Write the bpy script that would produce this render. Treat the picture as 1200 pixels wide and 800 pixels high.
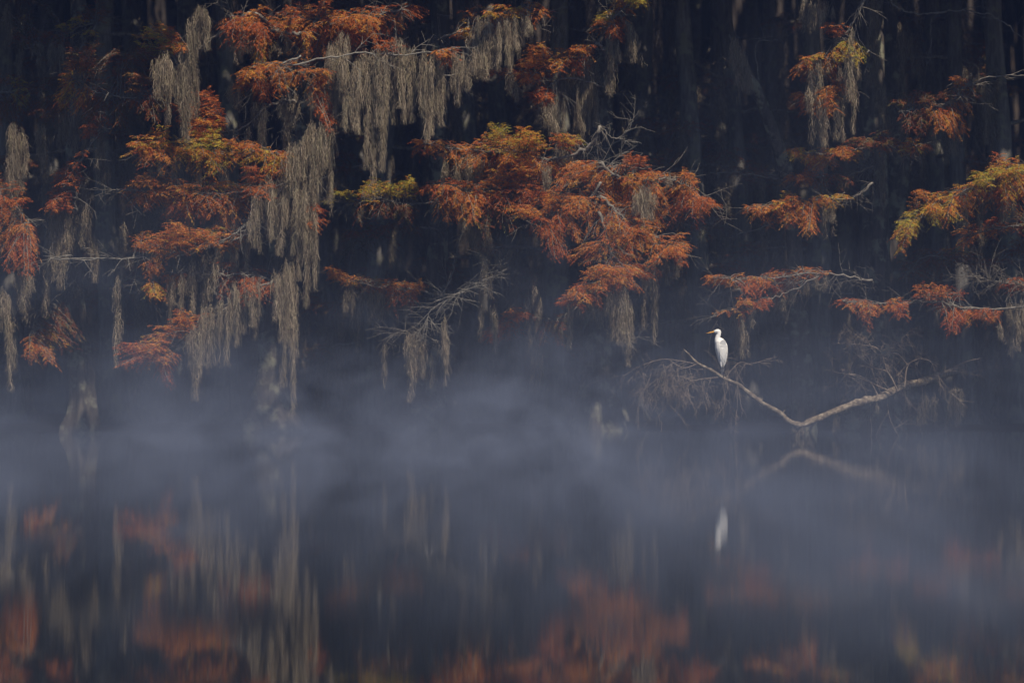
import bpy, math, random
import numpy as np
from mathutils import Vector

for _o in list(bpy.data.objects):
    bpy.data.objects.remove(_o, do_unlink=True)
scene = bpy.context.scene
C = scene.collection

# ------------------------------------------------------------------ camera
F, CH, HZ = 3720.0, 1.5, 420.0          # focal length in photo pixels, eye height, horizon row
cam_d = bpy.data.cameras.new('camera')
cam = bpy.data.objects.new('camera', cam_d)
C.objects.link(cam)
cam.location = (0, 0, CH)
cam.rotation_euler = (math.radians(90), 0, 0)
cam_d.sensor_width = 36.0
cam_d.lens = 36.0 * F / 1200.0
cam_d.shift_y = (HZ - 400.0) / 1200.0
cam_d.clip_start = 0.1
cam_d.clip_end = 2000
cam_d.dof.use_dof = True
cam_d.dof.focus_distance = 60.3
cam_d.dof.aperture_fstop = 0.55
scene.camera = cam

# ------------------------------------------------------------------ light
SUN_EL, SUN_AZ = 54.0, 30.0             # azimuth: degrees to the right of straight behind the camera
world = bpy.data.worlds.new('World')
scene.world = world
world.use_nodes = True
wn = world.node_tree
wn.nodes.clear()
wo = wn.nodes.new('ShaderNodeOutputWorld')
bg = wn.nodes.new('ShaderNodeBackground')
sky = wn.nodes.new('ShaderNodeTexSky')
sky.sky_type = 'NISHITA'
sky.sun_disc = False
sky.sun_elevation = math.radians(SUN_EL)
sky.sun_rotation = math.radians(180 - SUN_AZ)
sky.air_density = 1.0
sky.dust_density = 0.6
sky.ozone_density = 4.0
bg.inputs['Strength'].default_value = 0.065
wn.links.new(sky.outputs[0], bg.inputs['Color'])
wn.links.new(bg.outputs[0], wo.inputs['Surface'])

sun_d = bpy.data.lights.new('sun', 'SUN')
sun_d.energy = 4.8
sun_d.angle = math.radians(0.6)
sun_d.color = (1.0, 0.86, 0.68)
sun = bpy.data.objects.new('sun', sun_d)
C.objects.link(sun)
_e, _a = math.radians(SUN_EL), math.radians(SUN_AZ)
to_sun = Vector((math.sin(_a) * math.cos(_e), -math.cos(_a) * math.cos(_e), math.sin(_e)))
sun.rotation_euler = to_sun.to_track_quat('Z', 'Y').to_euler()
sun.location = (20, -20, 40)

scene.view_settings.view_transform = 'Standard'
scene.view_settings.look = 'None'
scene.view_settings.gamma = 1
scene.view_settings.exposure = 0.3
scene.render.engine = 'CYCLES'
scene.cycles.use_denoising = True
scene.cycles.max_bounces = 6
scene.cycles.diffuse_bounces = 2
scene.cycles.glossy_bounces = 3
scene.cycles.volume_bounces = 1
scene.cycles.volume_step_rate = 0.9
scene.cycles.volume_max_steps = 128

rng = np.random.default_rng(7)
random.seed(7)
U = rng.uniform


def P(px, py, Y):
    """the point at distance Y that the photograph shows at (px, py)"""
    return np.array([(px - 600.0) * Y / F, Y, CH - (py - HZ) * Y / F])


def lean(Y, py):
    """upper boughs of the front trees reach further out over the lake"""
    return Y - 1.7 * min(max((240.0 - py) / 240.0, 0), 1) if Y < 62.3 else Y


# ------------------------------------------------------------------ materials
def new_mat(name):
    m = bpy.data.materials.new(name)
    m.use_nodes = True
    nt = m.node_tree
    b = nt.nodes['Principled BSDF']
    return m, nt, b


def N(nt, kind, **kw):
    n = nt.nodes.new(kind)
    for k, v in kw.items():
        if k in n.inputs:
            n.inputs[k].default_value = v
        else:
            setattr(n, k, v)
    return n


def ramp(nt, stops):
    r = nt.nodes.new('ShaderNodeValToRGB')
    e = r.color_ramp.elements
    e[0].position, e[0].color = stops[0][0], stops[0][1] + (1,)
    e[1].position, e[1].color = stops[-1][0], stops[-1][1] + (1,)
    for p, c in stops[1:-1]:
        x = e.new(p)
        x.color = c + (1,)
    return r


def leaf_material(name, rough=0.6, transl=0.25):
    m, nt, b = new_mat(name)
    at = N(nt, 'ShaderNodeAttribute', attribute_name='tone')
    b.inputs['Roughness'].default_value = rough
    b.inputs['Specular IOR Level'].default_value = 0.25
    tr = N(nt, 'ShaderNodeBsdfTranslucent')
    mx = N(nt, 'ShaderNodeMixShader')
    mx.inputs[0].default_value = transl
    out = nt.nodes['Material Output']
    nt.links.new(at.outputs['Color'], b.inputs['Base Color'])
    nt.links.new(at.outputs['Color'], tr.inputs['Color'])
    nt.links.new(b.outputs[0], mx.inputs[1])
    nt.links.new(tr.outputs[0], mx.inputs[2])
    nt.links.new(mx.outputs[0], out.inputs['Surface'])
    return m


def bark_material(name, lo, mid, hi, sc=9.0, stretch=0.16, bump=0.6, lichen=True):
    m, nt, b = new_mat(name)
    tc = N(nt, 'ShaderNodeTexCoord')
    mp = N(nt, 'ShaderNodeMapping')
    mp.inputs['Scale'].default_value = (1, 1, stretch)
    n1 = N(nt, 'ShaderNodeTexNoise', Scale=sc, Detail=8.0, Roughness=0.65)
    r = ramp(nt, [(0.3, lo), (0.52, mid), (0.72, hi)])
    nt.links.new(tc.outputs['Object'], mp.inputs[0])
    nt.links.new(mp.outputs[0], n1.inputs['Vector'])
    nt.links.new(n1.outputs['Fac'], r.inputs[0])
    col = r.outputs[0]
    if lichen:
        n2 = N(nt, 'ShaderNodeTexNoise', Scale=3.1, Detail=5.0, Roughness=0.6)
        r2 = ramp(nt, [(0.52, (0, 0, 0)), (0.62, (1, 1, 1))])
        mx = N(nt, 'ShaderNodeMixRGB')
        mx.inputs[2].default_value = (0.2, 0.2, 0.15, 1)
        nt.links.new(tc.outputs['Object'], n2.inputs['Vector'])
        nt.links.new(n2.outputs['Fac'], r2.inputs[0])
        nt.links.new(r2.outputs[0], mx.inputs[0])
        nt.links.new(col, mx.inputs[1])
        col = mx.outputs[0]
    nt.links.new(col, b.inputs['Base Color'])
    b.inputs['Roughness'].default_value = 0.9
    b.inputs['Specular IOR Level'].default_value = 0.15
    bp = N(nt, 'ShaderNodeBump', Strength=bump, Distance=0.05)
    nt.links.new(n1.outputs['Fac'], bp.inputs['Height'])
    nt.links.new(bp.outputs[0], b.inputs['Normal'])
    return m


M_LEAF = leaf_material('cypress_leaves', 0.6, 0.3)
M_MOSS = leaf_material('moss_fibres', 0.85, 0.2)
M_BARK = bark_material('bark', (0.025, 0.022, 0.02), (0.075, 0.065, 0.058), (0.15, 0.135, 0.115))
M_BARK_GREY = bark_material('grey_bark', (0.06, 0.055, 0.052), (0.15, 0.145, 0.14), (0.27, 0.26, 0.25), sc=7)
M_LIMB = bark_material('limb_bark', (0.08, 0.07, 0.06), (0.17, 0.155, 0.135), (0.28, 0.26, 0.23), sc=14, stretch=1, bump=0.3, lichen=False)
M_LOG = bark_material('fallen_bark', (0.05, 0.04, 0.032), (0.2, 0.16, 0.12), (0.46, 0.4, 0.32), sc=11, stretch=1, bump=1.0, lichen=False)
M_TWIG = bark_material('twig_bark', (0.13, 0.1, 0.08), (0.22, 0.175, 0.14), (0.32, 0.27, 0.22), sc=14, stretch=1, bump=0.1, lichen=False)
M_DEADLIMB = bark_material('bleached_wood', (0.1, 0.09, 0.08), (0.2, 0.19, 0.17), (0.31, 0.295, 0.27), sc=14, stretch=1, bump=0.2, lichen=False)

# ------------------------------------------------------------------ mesh helpers
class MB:
    def __init__(s):
        s.v, s.f3, s.f4, s.c, s.n = [], [], [], [], 0

    def add(s, v, f, c=None):
        v = np.asarray(v, float).reshape(-1, 3)
        f = np.asarray(f, int)
        (s.f3 if f.shape[1] == 3 else s.f4).append(f + s.n)
        s.v.append(v)
        if c is None:
            c = np.full((len(v), 3), 0.5)
        s.c.append(np.asarray(c, float))
        s.n += len(v)

    def build(s, name, mat, parent=None, origin=(0, 0, 0), smooth=False):
        me = bpy.data.meshes.new(name)
        v = np.concatenate(s.v) - np.asarray(origin)
        me.vertices.add(len(v))
        me.vertices.foreach_set('co', v.astype(np.float32).ravel())
        f3 = np.concatenate(s.f3) if s.f3 else np.zeros((0, 3), int)
        f4 = np.concatenate(s.f4) if s.f4 else np.zeros((0, 4), int)
        loops = np.concatenate([f3.ravel(), f4.ravel()]).astype(np.int32)
        tot = np.concatenate([np.full(len(f3), 3), np.full(len(f4), 4)]).astype(np.int32)
        st = np.concatenate([[0], np.cumsum(tot)[:-1]]).astype(np.int32)
        me.loops.add(len(loops))
        me.loops.foreach_set('vertex_index', loops)
        me.polygons.add(len(tot))
        me.polygons.foreach_set('loop_start', st)
        me.polygons.foreach_set('loop_total', tot)
        me.update(calc_edges=True)
        if smooth:
            me.polygons.foreach_set('use_smooth', np.ones(len(tot), bool))
        c = np.concatenate(s.c)
        at = me.color_attributes.new('tone', 'FLOAT_COLOR', 'POINT')
        at.data.foreach_set('color', np.c_[c, np.ones(len(c))].astype(np.float32).ravel())
        me.materials.append(mat)
        o = bpy.data.objects.new(name, me)
        C.objects.link(o)
        if parent is not None:
            o.parent = parent
        return o


def tag(o, label=None, cat=None, group=None, kind=None):
    if label: o['label'] = label
    if cat: o['category'] = cat
    if group: o['group'] = group
    if kind: o['kind'] = kind
    return o


def empty(name, loc):
    o = bpy.data.objects.new(name, None)
    o.empty_display_size = 0.3
    o.location = loc
    C.objects.link(o)
    return o


def smooth_path(pts, n):
    """Catmull-Rom through pts (k,d) resampled to n points"""
    pts = np.asarray(pts, float)
    if len(pts) == 2:
        t = np.linspace(0, 1, n)[:, None]
        return pts[0] * (1 - t) + pts[1] * t
    p = np.vstack([2 * pts[0] - pts[1], pts, 2 * pts[-1] - pts[-2]])
    out = []
    ts = np.linspace(0, len(pts) - 1, n)
    for t in ts:
        i = min(int(t), len(pts) - 2)
        u = t - i
        a, b, c, d = p[i], p[i + 1], p[i + 2], p[i + 3]
        out.append(0.5 * ((2 * b) + (-a + c) * u + (2 * a - 5 * b + 4 * c - d) * u * u + (-a + 3 * b - 3 * c + d) * u ** 3))
    return np.array(out)


def tube(mb, path, rad, sides=8, lump=0.0, flute=0, color=None):
    path = np.asarray(path, float)
    n = len(path)
    rad = np.broadcast_to(np.asarray(rad, float), (n,))
    tan = np.gradient(path, axis=0)
    tan /= np.linalg.norm(tan, axis=1)[:, None] + 1e-9
    ref = np.array([0.0, 1.0, 0.0]) if abs(tan[:, 1]).mean() < 0.8 else np.array([1.0, 0, 0])
    a = np.cross(tan, ref)
    a /= np.linalg.norm(a, axis=1)[:, None] + 1e-9
    b = np.cross(tan, a)
    th = np.linspace(0, 2 * math.pi, sides, endpoint=False)
    r = rad[:, None] * np.ones(sides)[None]
    if lump:
        r = r * (1 + lump * rng.normal(size=r.shape))
    if flute:
        ph = U(0, 6.28)
        k = np.clip(np.linspace(1, -0.8, n), 0, 1)[:, None]
        r = r * (1 + 0.28 * k * np.cos(flute * th + ph)[None] + 0.1 * k * np.cos((flute * 2 + 1) * th)[None])
    v = path[:, None] + (np.cos(th)[None, :, None] * a[:, None] + np.sin(th)[None, :, None] * b[:, None]) * r[..., None]
    idx = np.arange(n * sides).reshape(n, sides)
    q = np.stack([idx[:-1], np.roll(idx[:-1], -1, 1), np.roll(idx[1:], -1, 1), idx[1:]], -1).reshape(-1, 4)
    mb.add(v.reshape(-1, 3), q, None if color is None else np.tile(color, (n * sides, 1)))
    # caps
    for k, ring in ((0, idx[0][::-1]), (-1, idx[-1])):
        cv = np.vstack([v[k], path[k]])
        base = np.arange(sides)
        tri = np.stack([base, (base + 1) % sides, np.full(sides, sides)], 1)
        mb.add(cv, tri if k == -1 else tri[:, ::-1])


def rand_unit(n):
    v = rng.normal(size=(n, 3))
    return v / np.linalg.norm(v, axis=1)[:, None]


TONES = {
    'o': [((0.54, 0.185, 0.04), .5), ((0.60, 0.27, 0.055), .25), ((0.42, 0.10, 0.025), .2), ((0.58, 0.33, 0.05), .05)],
    'r': [((0.48, 0.135, 0.035), .5), ((0.34, 0.075, 0.025), .3), ((0.54, 0.18, 0.04), .2)],
    'yo': [((0.56, 0.22, 0.035), .35), ((0.55, 0.34, 0.045), .3), ((0.40, 0.33, 0.05), .15), ((0.48, 0.13, 0.03), .2)],
    'y': [((0.50, 0.36, 0.045), .5), ((0.36, 0.34, 0.05), .3), ((0.55, 0.24, 0.04), .2)],
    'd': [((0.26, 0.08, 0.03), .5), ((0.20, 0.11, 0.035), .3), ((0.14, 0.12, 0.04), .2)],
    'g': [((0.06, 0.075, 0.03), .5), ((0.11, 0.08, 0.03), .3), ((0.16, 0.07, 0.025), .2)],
}


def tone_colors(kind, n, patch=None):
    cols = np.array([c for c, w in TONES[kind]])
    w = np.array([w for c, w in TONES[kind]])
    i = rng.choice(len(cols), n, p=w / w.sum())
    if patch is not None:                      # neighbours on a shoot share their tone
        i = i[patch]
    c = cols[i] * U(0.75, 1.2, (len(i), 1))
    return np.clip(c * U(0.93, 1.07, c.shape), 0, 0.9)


def leaves(mb, base, d, L, W, col, sag=0.25):
    """small blades bent at the middle: base, two sides, tip"""
    n = len(base)
    d = d / (np.linalg.norm(d, axis=1)[:, None] + 1e-9)
    s = np.cross(d, rand_unit(n))
    s /= np.linalg.norm(s, axis=1)[:, None] + 1e-9
    L = np.asarray(L)[:, None]
    W = np.asarray(W)[:, None]
    mid = base + d * L * 0.45
    tip = base + d * L
    tip[:, 2] -= (L * sag)[:, 0]
    v = np.stack([base, mid + s * W, tip, mid - s * W], 1).reshape(-1, 3)
    i = np.arange(n)[:, None] * 4
    f = np.vstack([i + np.array([[0, 1, 3]]), i + np.array([[1, 2, 3]])])
    mb.add(v, f, np.repeat(col, 4, 0))


UP = np.array([0, 0, 1.0])


def foliage_pad(tw, lf, limb, c, rx, ry, tone, dens=1.0, Y=60, leaf=1.0, depth=None):
    """sprays of feathery shoots from the nearest stretch of limb into an ellipsoid round c (metres)"""
    s = Y / F
    rx, rz = rx * s, ry * s
    rdep = depth if depth else min(max(0.35, rx * 0.7), 0.9)
    rz *= 1.35
    rx *= 1.3
    n2 = max(4, int(math.pi * rx * rz / 0.024 * dens))
    dist = np.linalg.norm((limb - c) * np.array([1, .6, 1]), axis=1)
    near = int(dist.argmin())
    pb, pd, pl, pw, pt = [], [], [], [], []
    sid = 0
    for k in range(n2):
        j = int(np.clip(near + rng.integers(-2, 3), 0, len(limb) - 1))
        st = limb[j] + rng.normal(0, 0.01, 3)
        u = rand_unit(1)[0] * U(0.25, 1.0) ** 0.5
        en = c + u * np.array([rx, rdep, rz])
        d = en - st
        ln = np.linalg.norm(d)
        if ln > 1.0:                            # very long carriers start from within the pad
            st = en - d / ln * U(0.5, 1.0)
            d = en - st
            ln = np.linalg.norm(d)
        d = d / (ln + 1e-6)
        t = np.linspace(0, 1, 7)[:, None]
        pth = st + d * ln * t + UP * (0.10 * ln * np.sin(t * math.pi)) - UP * 0.06 * t ** 2 + rng.normal(0, 0.012, (7, 3)) * t
        tube(tw, pth, np.linspace(0.009, 0.004, 7), 3)
        ns = max(3, int(ln / 0.055))
        bare = U(0, 1) < .12
        for q in range(ns):
            if bare or U(0, 1) < .1:
                continue
            tt = 0.2 + 0.8 * (q + U(0, 1)) / ns
            b0 = pth[0] + (pth[-1] - pth[0]) * tt
            b0 = pth[min(6, int(tt * 6))] * (1 - (tt * 6 % 1)) + pth[min(6, int(tt * 6) + 1)] * (tt * 6 % 1)
            side = np.cross(d, UP)
            side /= np.linalg.norm(side) + 1e-6
            sd = d * U(0.3, 1.0) + side * (1 if q % 2 else -1) * U(0.3, 1.0) + UP * U(-0.3, 0.28)
            sd /= np.linalg.norm(sd)
            sl = U(0.09, 0.26) * (1.1 - 0.4 * tt) * leaf
            nn = max(4, int(sl / 0.021))
            ss = np.linspace(0.1, 1, nn)[:, None]
            pp = b0 + sd * sl * ss - UP * (0.35 * sl) * ss ** 2
            for sg in (-1, 1):
                sdv = np.cross(sd, UP)
                sdv /= np.linalg.norm(sdv) + 1e-6
                dd = sd * 0.75 + sdv * sg * U(0.5, 1.0, (nn, 1)) + UP * U(-0.75, 0.15, (nn, 1))
                pb.append(pp); pd.append(dd)
                pl.append(U(0.03, 0.075, nn) * (1.15 - 0.5 * ss[:, 0]) * leaf)
                pw.append(U(0.003, 0.0056, nn) * leaf)
                pt.append(np.full(nn, sid))
            sid += 1
    if pb:
        pt = np.concatenate(pt)
        col = tone_colors(tone, sid, pt)
        leaves(lf, np.concatenate(pb), np.concatenate(pd), np.concatenate(pl), np.concatenate(pw), col)


MOSS_COL = np.array([[0.37, 0.305, 0.23], [0.28, 0.24, 0.175], [0.45, 0.375, 0.285], [0.18, 0.135, 0.1], [0.33, 0.29, 0.19]])


def ribbons(mb, start, length, width, col, segs=5, wig=0.016):
    n = len(start)
    t = np.linspace(0, 1, segs + 1)
    off = np.cumsum(rng.normal(0, wig, (n, segs + 1, 3)) * np.array([1, 1, 0.25]), axis=1)
    off[:, 0] = 0
    c = start[:, None] + off
    c[:, :, 2] -= length[:, None] * t[None]
    ang = U(0, math.pi, n)
    s = np.stack([np.cos(ang), np.sin(ang), np.zeros(n)], 1)[:, None]
    w = width[:, None] * (1 - 0.75 * t ** 2)[None]
    v = np.stack([c - s * w[..., None], c + s * w[..., None]], 2).reshape(-1, 3)
    i = (np.arange(n) * (segs + 1) * 2)[:, None, None] + (np.arange(segs) * 2)[None, :, None]
    q = (i + np.array([0, 1, 3, 2])[None, None]).reshape(-1, 4)
    mb.add(v, q, np.repeat(col, (segs + 1) * 2, 0))


def moss_tail(mb, top, L, R, dens=1.0, tone=1.0, wid=1.0):
    """one hanging tail of Spanish moss: many kinked fibres, ragged, drawn out to a point"""
    n = max(14, int(L * R * 3000 * dens / wid))
    t = rng.beta(1.0, 1.3, n) * 0.95
    k = rng.random(n) < 0.45                       # fibres gather in tufts along the tail
    t[k] = np.clip(np.round(t[k] * 7 + 0.3) / 7 + rng.normal(0, 0.025, k.sum()), 0, 0.95)
    lump = 1 + 0.35 * np.sin(t * U(9, 16) + U(0, 6)) * (0.3 + t)
    r = R * lump * np.clip((1 - t) ** 1.15, 0.06, 1) * np.minimum(1, 0.35 + t * 4) * np.sqrt(U(0, 1, n)) * 1.12
    a = U(0, 2 * math.pi, n)
    sway = np.cumsum(rng.normal(0, R * 0.13, 24))
    sw = np.interp(t, np.linspace(0, 1, 24), sway)
    st = np.stack([top[0] + r * np.cos(a) + sw, top[1] + r * np.sin(a), top[2] - L * t + U(-0.02, 0.1, n) * (1 - t)], 1)
    ln = np.minimum(U(0.10, 0.46, n), np.maximum(L * (1 - t) * 1.02, 0.05))
    col = MOSS_COL[rng.integers(0, len(MOSS_COL), n)] * U(0.75, 1.15, (n, 1)) * tone
    ribbons(mb, st, ln, U(0.0018, 0.0038, n) * wid, col, segs=6, wig=0.0145 * wid)
    # stray curls standing off the tail
    m = max(6, n // 4)
    k = rng.integers(0, n, m)
    off = np.stack([np.cos(a[k]), np.sin(a[k]), np.zeros(m)], 1) * R * U(0.1, 0.5, (m, 1))
    ribbons(mb, st[k] + off * 0.6, np.minimum(U(0.03, 0.11, m), ln[k]), U(0.0016, 0.003, m) * wid, col[k] * 1.05, segs=4, wig=0.018 * wid)


def twig_spray(mb, start, d, L, depth=3, r=0.008, spread=0.7, droop=0.25, jit=0.1, ends=None):
    n = 6
    p = [np.array(start, float)]
    dd = np.array(d, float)
    dd /= np.linalg.norm(dd)
    for i in range(n - 1):
        dd = dd + rng.normal(0, jit, 3) - UP * droop / n
        dd /= np.linalg.norm(dd)
        p.append(p[-1] + dd * L / (n - 1))
    p = np.array(p)
    tube(mb, p, np.linspace(r, max(r * 0.45, 0.0022), n), 4 if r > 0.008 else 3)
    if ends is not None: ends.append(p[-1])
    if depth > 0:
        for k in range(rng.integers(3, 6)):
            i = rng.integers(1, n)
            nd = dd + rng.normal(0, spread, 3) * np.array([1, 0.8, 0.9])
            twig_spray(mb, p[i], nd, L * U(0.4, 0.75), depth - 1, max(r * 0.6, 0.0026), spread, droop, jit, ends)


# ------------------------------------------------------------------ water, bank, haze, mist
def water():
    me = bpy.data.meshes.new('lake_water')
    me.from_pydata([(-150, -60, 0), (150, -60, 0), (150, 180, 0), (-150, 180, 0)], [], [(0, 1, 2, 3)])
    o = bpy.data.objects.new('lake_water', me)
    C.objects.link(o)
    m, nt, b = new_mat('dark_water')
    b.inputs['Base Color'].default_value = (0.006, 0.008, 0.011, 1)
    b.inputs['Roughness'].default_value = 0.02
    b.inputs['IOR'].default_value = 1.3
    tc = N(nt, 'ShaderNodeTexCoord')
    # patches of ripple between stretches of calm
    pm = N(nt, 'ShaderNodeMapping'); pm.inputs['Scale'].default_value = (0.10, 0.35, 1)
    pn = N(nt, 'ShaderNodeTexNoise', Scale=1.0, Detail=2.0)
    pr = ramp(nt, [(0.42, (0.25, 0.25, 0.25)), (0.62, (1, 1, 1))])
    nt.links.new(tc.outputs['Object'], pm.inputs[0]); nt.links.new(pm.outputs[0], pn.inputs['Vector'])
    nt.links.new(pn.outputs['Fac'], pr.inputs[0])
    tot = None
    for (sx, sc, amp, patchy) in ((0.2, 2.2, 0.0003, 0), (0.1, 6.0, 0.0006, 1), (0.12, 13.0, 0.0005, 1), (0.6, 0.6, 0.0005, 0)):
        mp = N(nt, 'ShaderNodeMapping')
        mp.inputs['Scale'].default_value = (sx, 1, 1)
        mp.inputs['Rotation'].default_value = (0, 0, 0.012 * sc)
        n1 = N(nt, 'ShaderNodeTexNoise', Scale=sc, Detail=2.0)
        mu = N(nt, 'ShaderNodeMath', operation='MULTIPLY')
        mu.inputs[1].default_value = amp
        nt.links.new(tc.outputs['Object'], mp.inputs[0])
        nt.links.new(mp.outputs[0], n1.inputs['Vector'])
        nt.links.new(n1.outputs['Fac'], mu.inputs[0])
        cur = mu
        if patchy:
            cur = N(nt, 'ShaderNodeMath', operation='MULTIPLY')
            nt.links.new(mu.outputs[0], cur.inputs[0]); nt.links.new(pr.outputs[0], cur.inputs[1])
        if tot is None:
            tot = cur
        else:
            ad = N(nt, 'ShaderNodeMath', operation='ADD')
            nt.links.new(tot.outputs[0], ad.inputs[0]); nt.links.new(cur.outputs[0], ad.inputs[1])
            tot = ad
    ad2 = tot
    bp = N(nt, 'ShaderNodeBump', Strength=1.0, Distance=1.0)
    nt.links.new(ad2.outputs[0], bp.inputs['Height'])
    nt.links.new(bp.outputs[0], b.inputs['Normal'])
    me.materials.append(m)
    tag(o, 'still dark lake with faint ripples reflecting the autumn cypresses', kind='structure')


def bank():
    nx, ny = 160, 60
    xs = np.linspace(-145, 145, nx)
    ys = np.concatenate([np.linspace(0, 14, 36), np.linspace(15, 105, 24)])
    v = []
    for yy in ys:
        for x in xs:
            edge = 66.6 + 0.5 * math.sin(x * 0.31 + 1) + 0.3 * math.sin(x * 0.83)
            h = -0.3 + 0.36 * min(yy / 1.5, 1) + 0.003 * yy + 0.04 * math.sin(x * 1.7 + yy) * math.sin(yy * 1.3 + x * .6)
            h += 21 * min(max((yy - 50) / 36, 0), 1) ** 2      # wooded rise behind the swamp
            v.append((x, edge + yy, h))
    idx = np.arange(nx * ny).reshape(ny, nx)
    q = np.stack([idx[:-1, :-1], idx[:-1, 1:], idx[1:, 1:], idx[1:, :-1]], -1).reshape(-1, 4)
    mb = MB()
    mb.add(v, q)
    m = bark_material('mud', (0.018, 0.015, 0.012), (0.04, 0.032, 0.024), (0.08, 0.055, 0.035), sc=3, stretch=1, lichen=False)
    o = mb.build('ground', m, smooth=True)
    tag(o, 'dark muddy swamp floor at the foot of the trees', kind='structure')


def box_object(name, x0, x1, y0, y1, z0, z1):
    me = bpy.data.meshes.new(name)
    v = [(x, y, z) for z in (z0, z1) for y in (y0, y1) for x in (x0, x1)]
    me.from_pydata(v, [], [(0, 2, 3, 1), (4, 5, 7, 6), (0, 1, 5, 4), (2, 6, 7, 3), (0, 4, 6, 2), (1, 3, 7, 5)])
    o = bpy.data.objects.new(name, me)
    C.objects.link(o)
    return o


def haze():
    o = box_object('haze', -160, 160, -70, 190, -1.4, 24)
    m, nt, b = new_mat('haze')
    nt.nodes.remove(b)
    v = N(nt, 'ShaderNodeVolumePrincipled')
    v.inputs['Color'].default_value = (0.12, 0.20, 0.52, 1)
    v.inputs['Density'].default_value = 0.0009
    v.inputs['Anisotropy'].default_value = 0.0
    nt.links.new(v.outputs[0], nt.nodes['Material Output'].inputs['Volume'])
    o.data.materials.append(m)
    tag(o, 'thin blue morning haze hanging through the whole swamp', kind='stuff')


def mist():
    o = box_object('mist', -30, 30, 5, 103, -0.4, 9.0)
    m, nt, b = new_mat('mist')
    nt.nodes.remove(b)
    v = N(nt, 'ShaderNodeVolumePrincipled')
    v.inputs['Color'].default_value = (0.265, 0.315, 0.45, 1)
    tc = N(nt, 'ShaderNodeTexCoord')
    sep = N(nt, 'ShaderNodeSeparateXYZ')
    nt.links.new(tc.outputs['Object'], sep.inputs[0])
    # low layer: falls off with height
    ex = N(nt, 'ShaderNodeMath', operation='MULTIPLY'); ex.inputs[1].default_value = -1 / 0.75
    nt.links.new(sep.outputs['Z'], ex.inputs[0])
    e2 = N(nt, 'ShaderNodeMath', operation='EXPONENT'); nt.links.new(ex.outputs[0], e2.inputs[0])
    # a thinner, taller veil
    # it stands taller between the trunks than over the open lake
    mr = N(nt, 'ShaderNodeMapRange', interpolation_type='SMOOTHSTEP')
    mr.inputs['From Min'].default_value = 60; mr.inputs['From Max'].default_value = 70
    mr.inputs['To Min'].default_value = -1 / 1.5; mr.inputs['To Max'].default_value = -1 / 6.0
    nt.links.new(sep.outputs['Y'], mr.inputs['Value'])
    ex3 = N(nt, 'ShaderNodeMath', operation='MULTIPLY')
    nt.links.new(mr.outputs[0], ex3.inputs[1])
    nt.links.new(sep.outputs['Z'], ex3.inputs[0])
    e3 = N(nt, 'ShaderNodeMath', operation='EXPONENT'); nt.links.new(ex3.outputs[0], e3.inputs[0])
    m3 = N(nt, 'ShaderNodeMath', operation='MULTIPLY'); m3.inputs[1].default_value = 0.2
    nt.links.new(e3.outputs[0], m3.inputs[0])
    sm = N(nt, 'ShaderNodeMath', operation='ADD')
    nt.links.new(e2.outputs[0], sm.inputs[0]); nt.links.new(m3.outputs[0], sm.inputs[1])
    # drifting patches
    mp = N(nt, 'ShaderNodeMapping'); mp.inputs['Scale'].default_value = (0.27, 0.045, 0.50)
    mp.inputs['Location'].default_value = (3.1, 1.2, 0.4)
    ns = N(nt, 'ShaderNodeTexNoise', Scale=1.0, Detail=3.5, Roughness=0.6, Distortion=0.7)
    rp = ramp(nt, [(0.38, (0.12, 0.12, 0.12)), (0.5, (0.6, 0.6, 0.6)), (0.62, (2.4, 2.4, 2.4))])
    nt.links.new(tc.outputs['Object'], mp.inputs[0]); nt.links.new(mp.outputs[0], ns.inputs['Vector'])
    nt.links.new(ns.outputs['Fac'], rp.inputs[0])
    mp2 = N(nt, 'ShaderNodeMapping'); mp2.inputs['Scale'].default_value = (1.0, 0.07, 1.5)
    mp2.inputs['Rotation'].default_value = (0, 0.35, 0)
    ns2 = N(nt, 'ShaderNodeTexNoise', Scale=1.0, Detail=3.0, Roughness=0.6, Distortion=1.2)
    rp2 = ramp(nt, [(0.36, (0.35, 0.35, 0.35)), (0.5, (0.85, 0.85, 0.85)), (0.64, (1.7, 1.7, 1.7))])
    nt.links.new(tc.outputs['Object'], mp2.inputs[0]); nt.links.new(mp2.outputs[0], ns2.inputs['Vector'])
    nt.links.new(ns2.outputs['Fac'], rp2.inputs[0])
    mw = N(nt, 'ShaderNodeMath', operation='MULTIPLY')
    nt.links.new(rp.outputs[0], mw.inputs[0]); nt.links.new(rp2.outputs[0], mw.inputs[1])
    ml = N(nt, 'ShaderNodeMath', operation='MULTIPLY')
    nt.links.new(sm.outputs[0], ml.inputs[0]); nt.links.new(mw.outputs[0], ml.inputs[1])
    # the bank of mist thins out towards the open lake
    mf = N(nt, 'ShaderNodeMapRange', interpolation_type='SMOOTHSTEP')
    mf.inputs['From Min'].default_value = 10; mf.inputs['From Max'].default_value = 21
    mf.inputs['To Min'].default_value = 0.18; mf.inputs['To Max'].default_value = 1.0
    nt.links.new(sep.outputs['Y'], mf.inputs['Value'])
    mk = N(nt, 'ShaderNodeMath', operation='MULTIPLY')
    nt.links.new(ml.outputs[0], mk.inputs[0]); nt.links.new(mf.outputs[0], mk.inputs[1])
    # and towards its right-hand end
    mx = N(nt, 'ShaderNodeMapRange', interpolation_type='SMOOTHSTEP')
    mx.inputs['From Min'].default_value = 2; mx.inputs['From Max'].default_value = 8
    mx.inputs['To Min'].default_value = 1.15; mx.inputs['To Max'].default_value = 0.65
    nt.links.new(sep.outputs['X'], mx.inputs['Value'])
    mq = N(nt, 'ShaderNodeMath', operation='MULTIPLY')
    nt.links.new(mk.outputs[0], mq.inputs[0]); nt.links.new(mx.outputs[0], mq.inputs[1])
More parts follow.
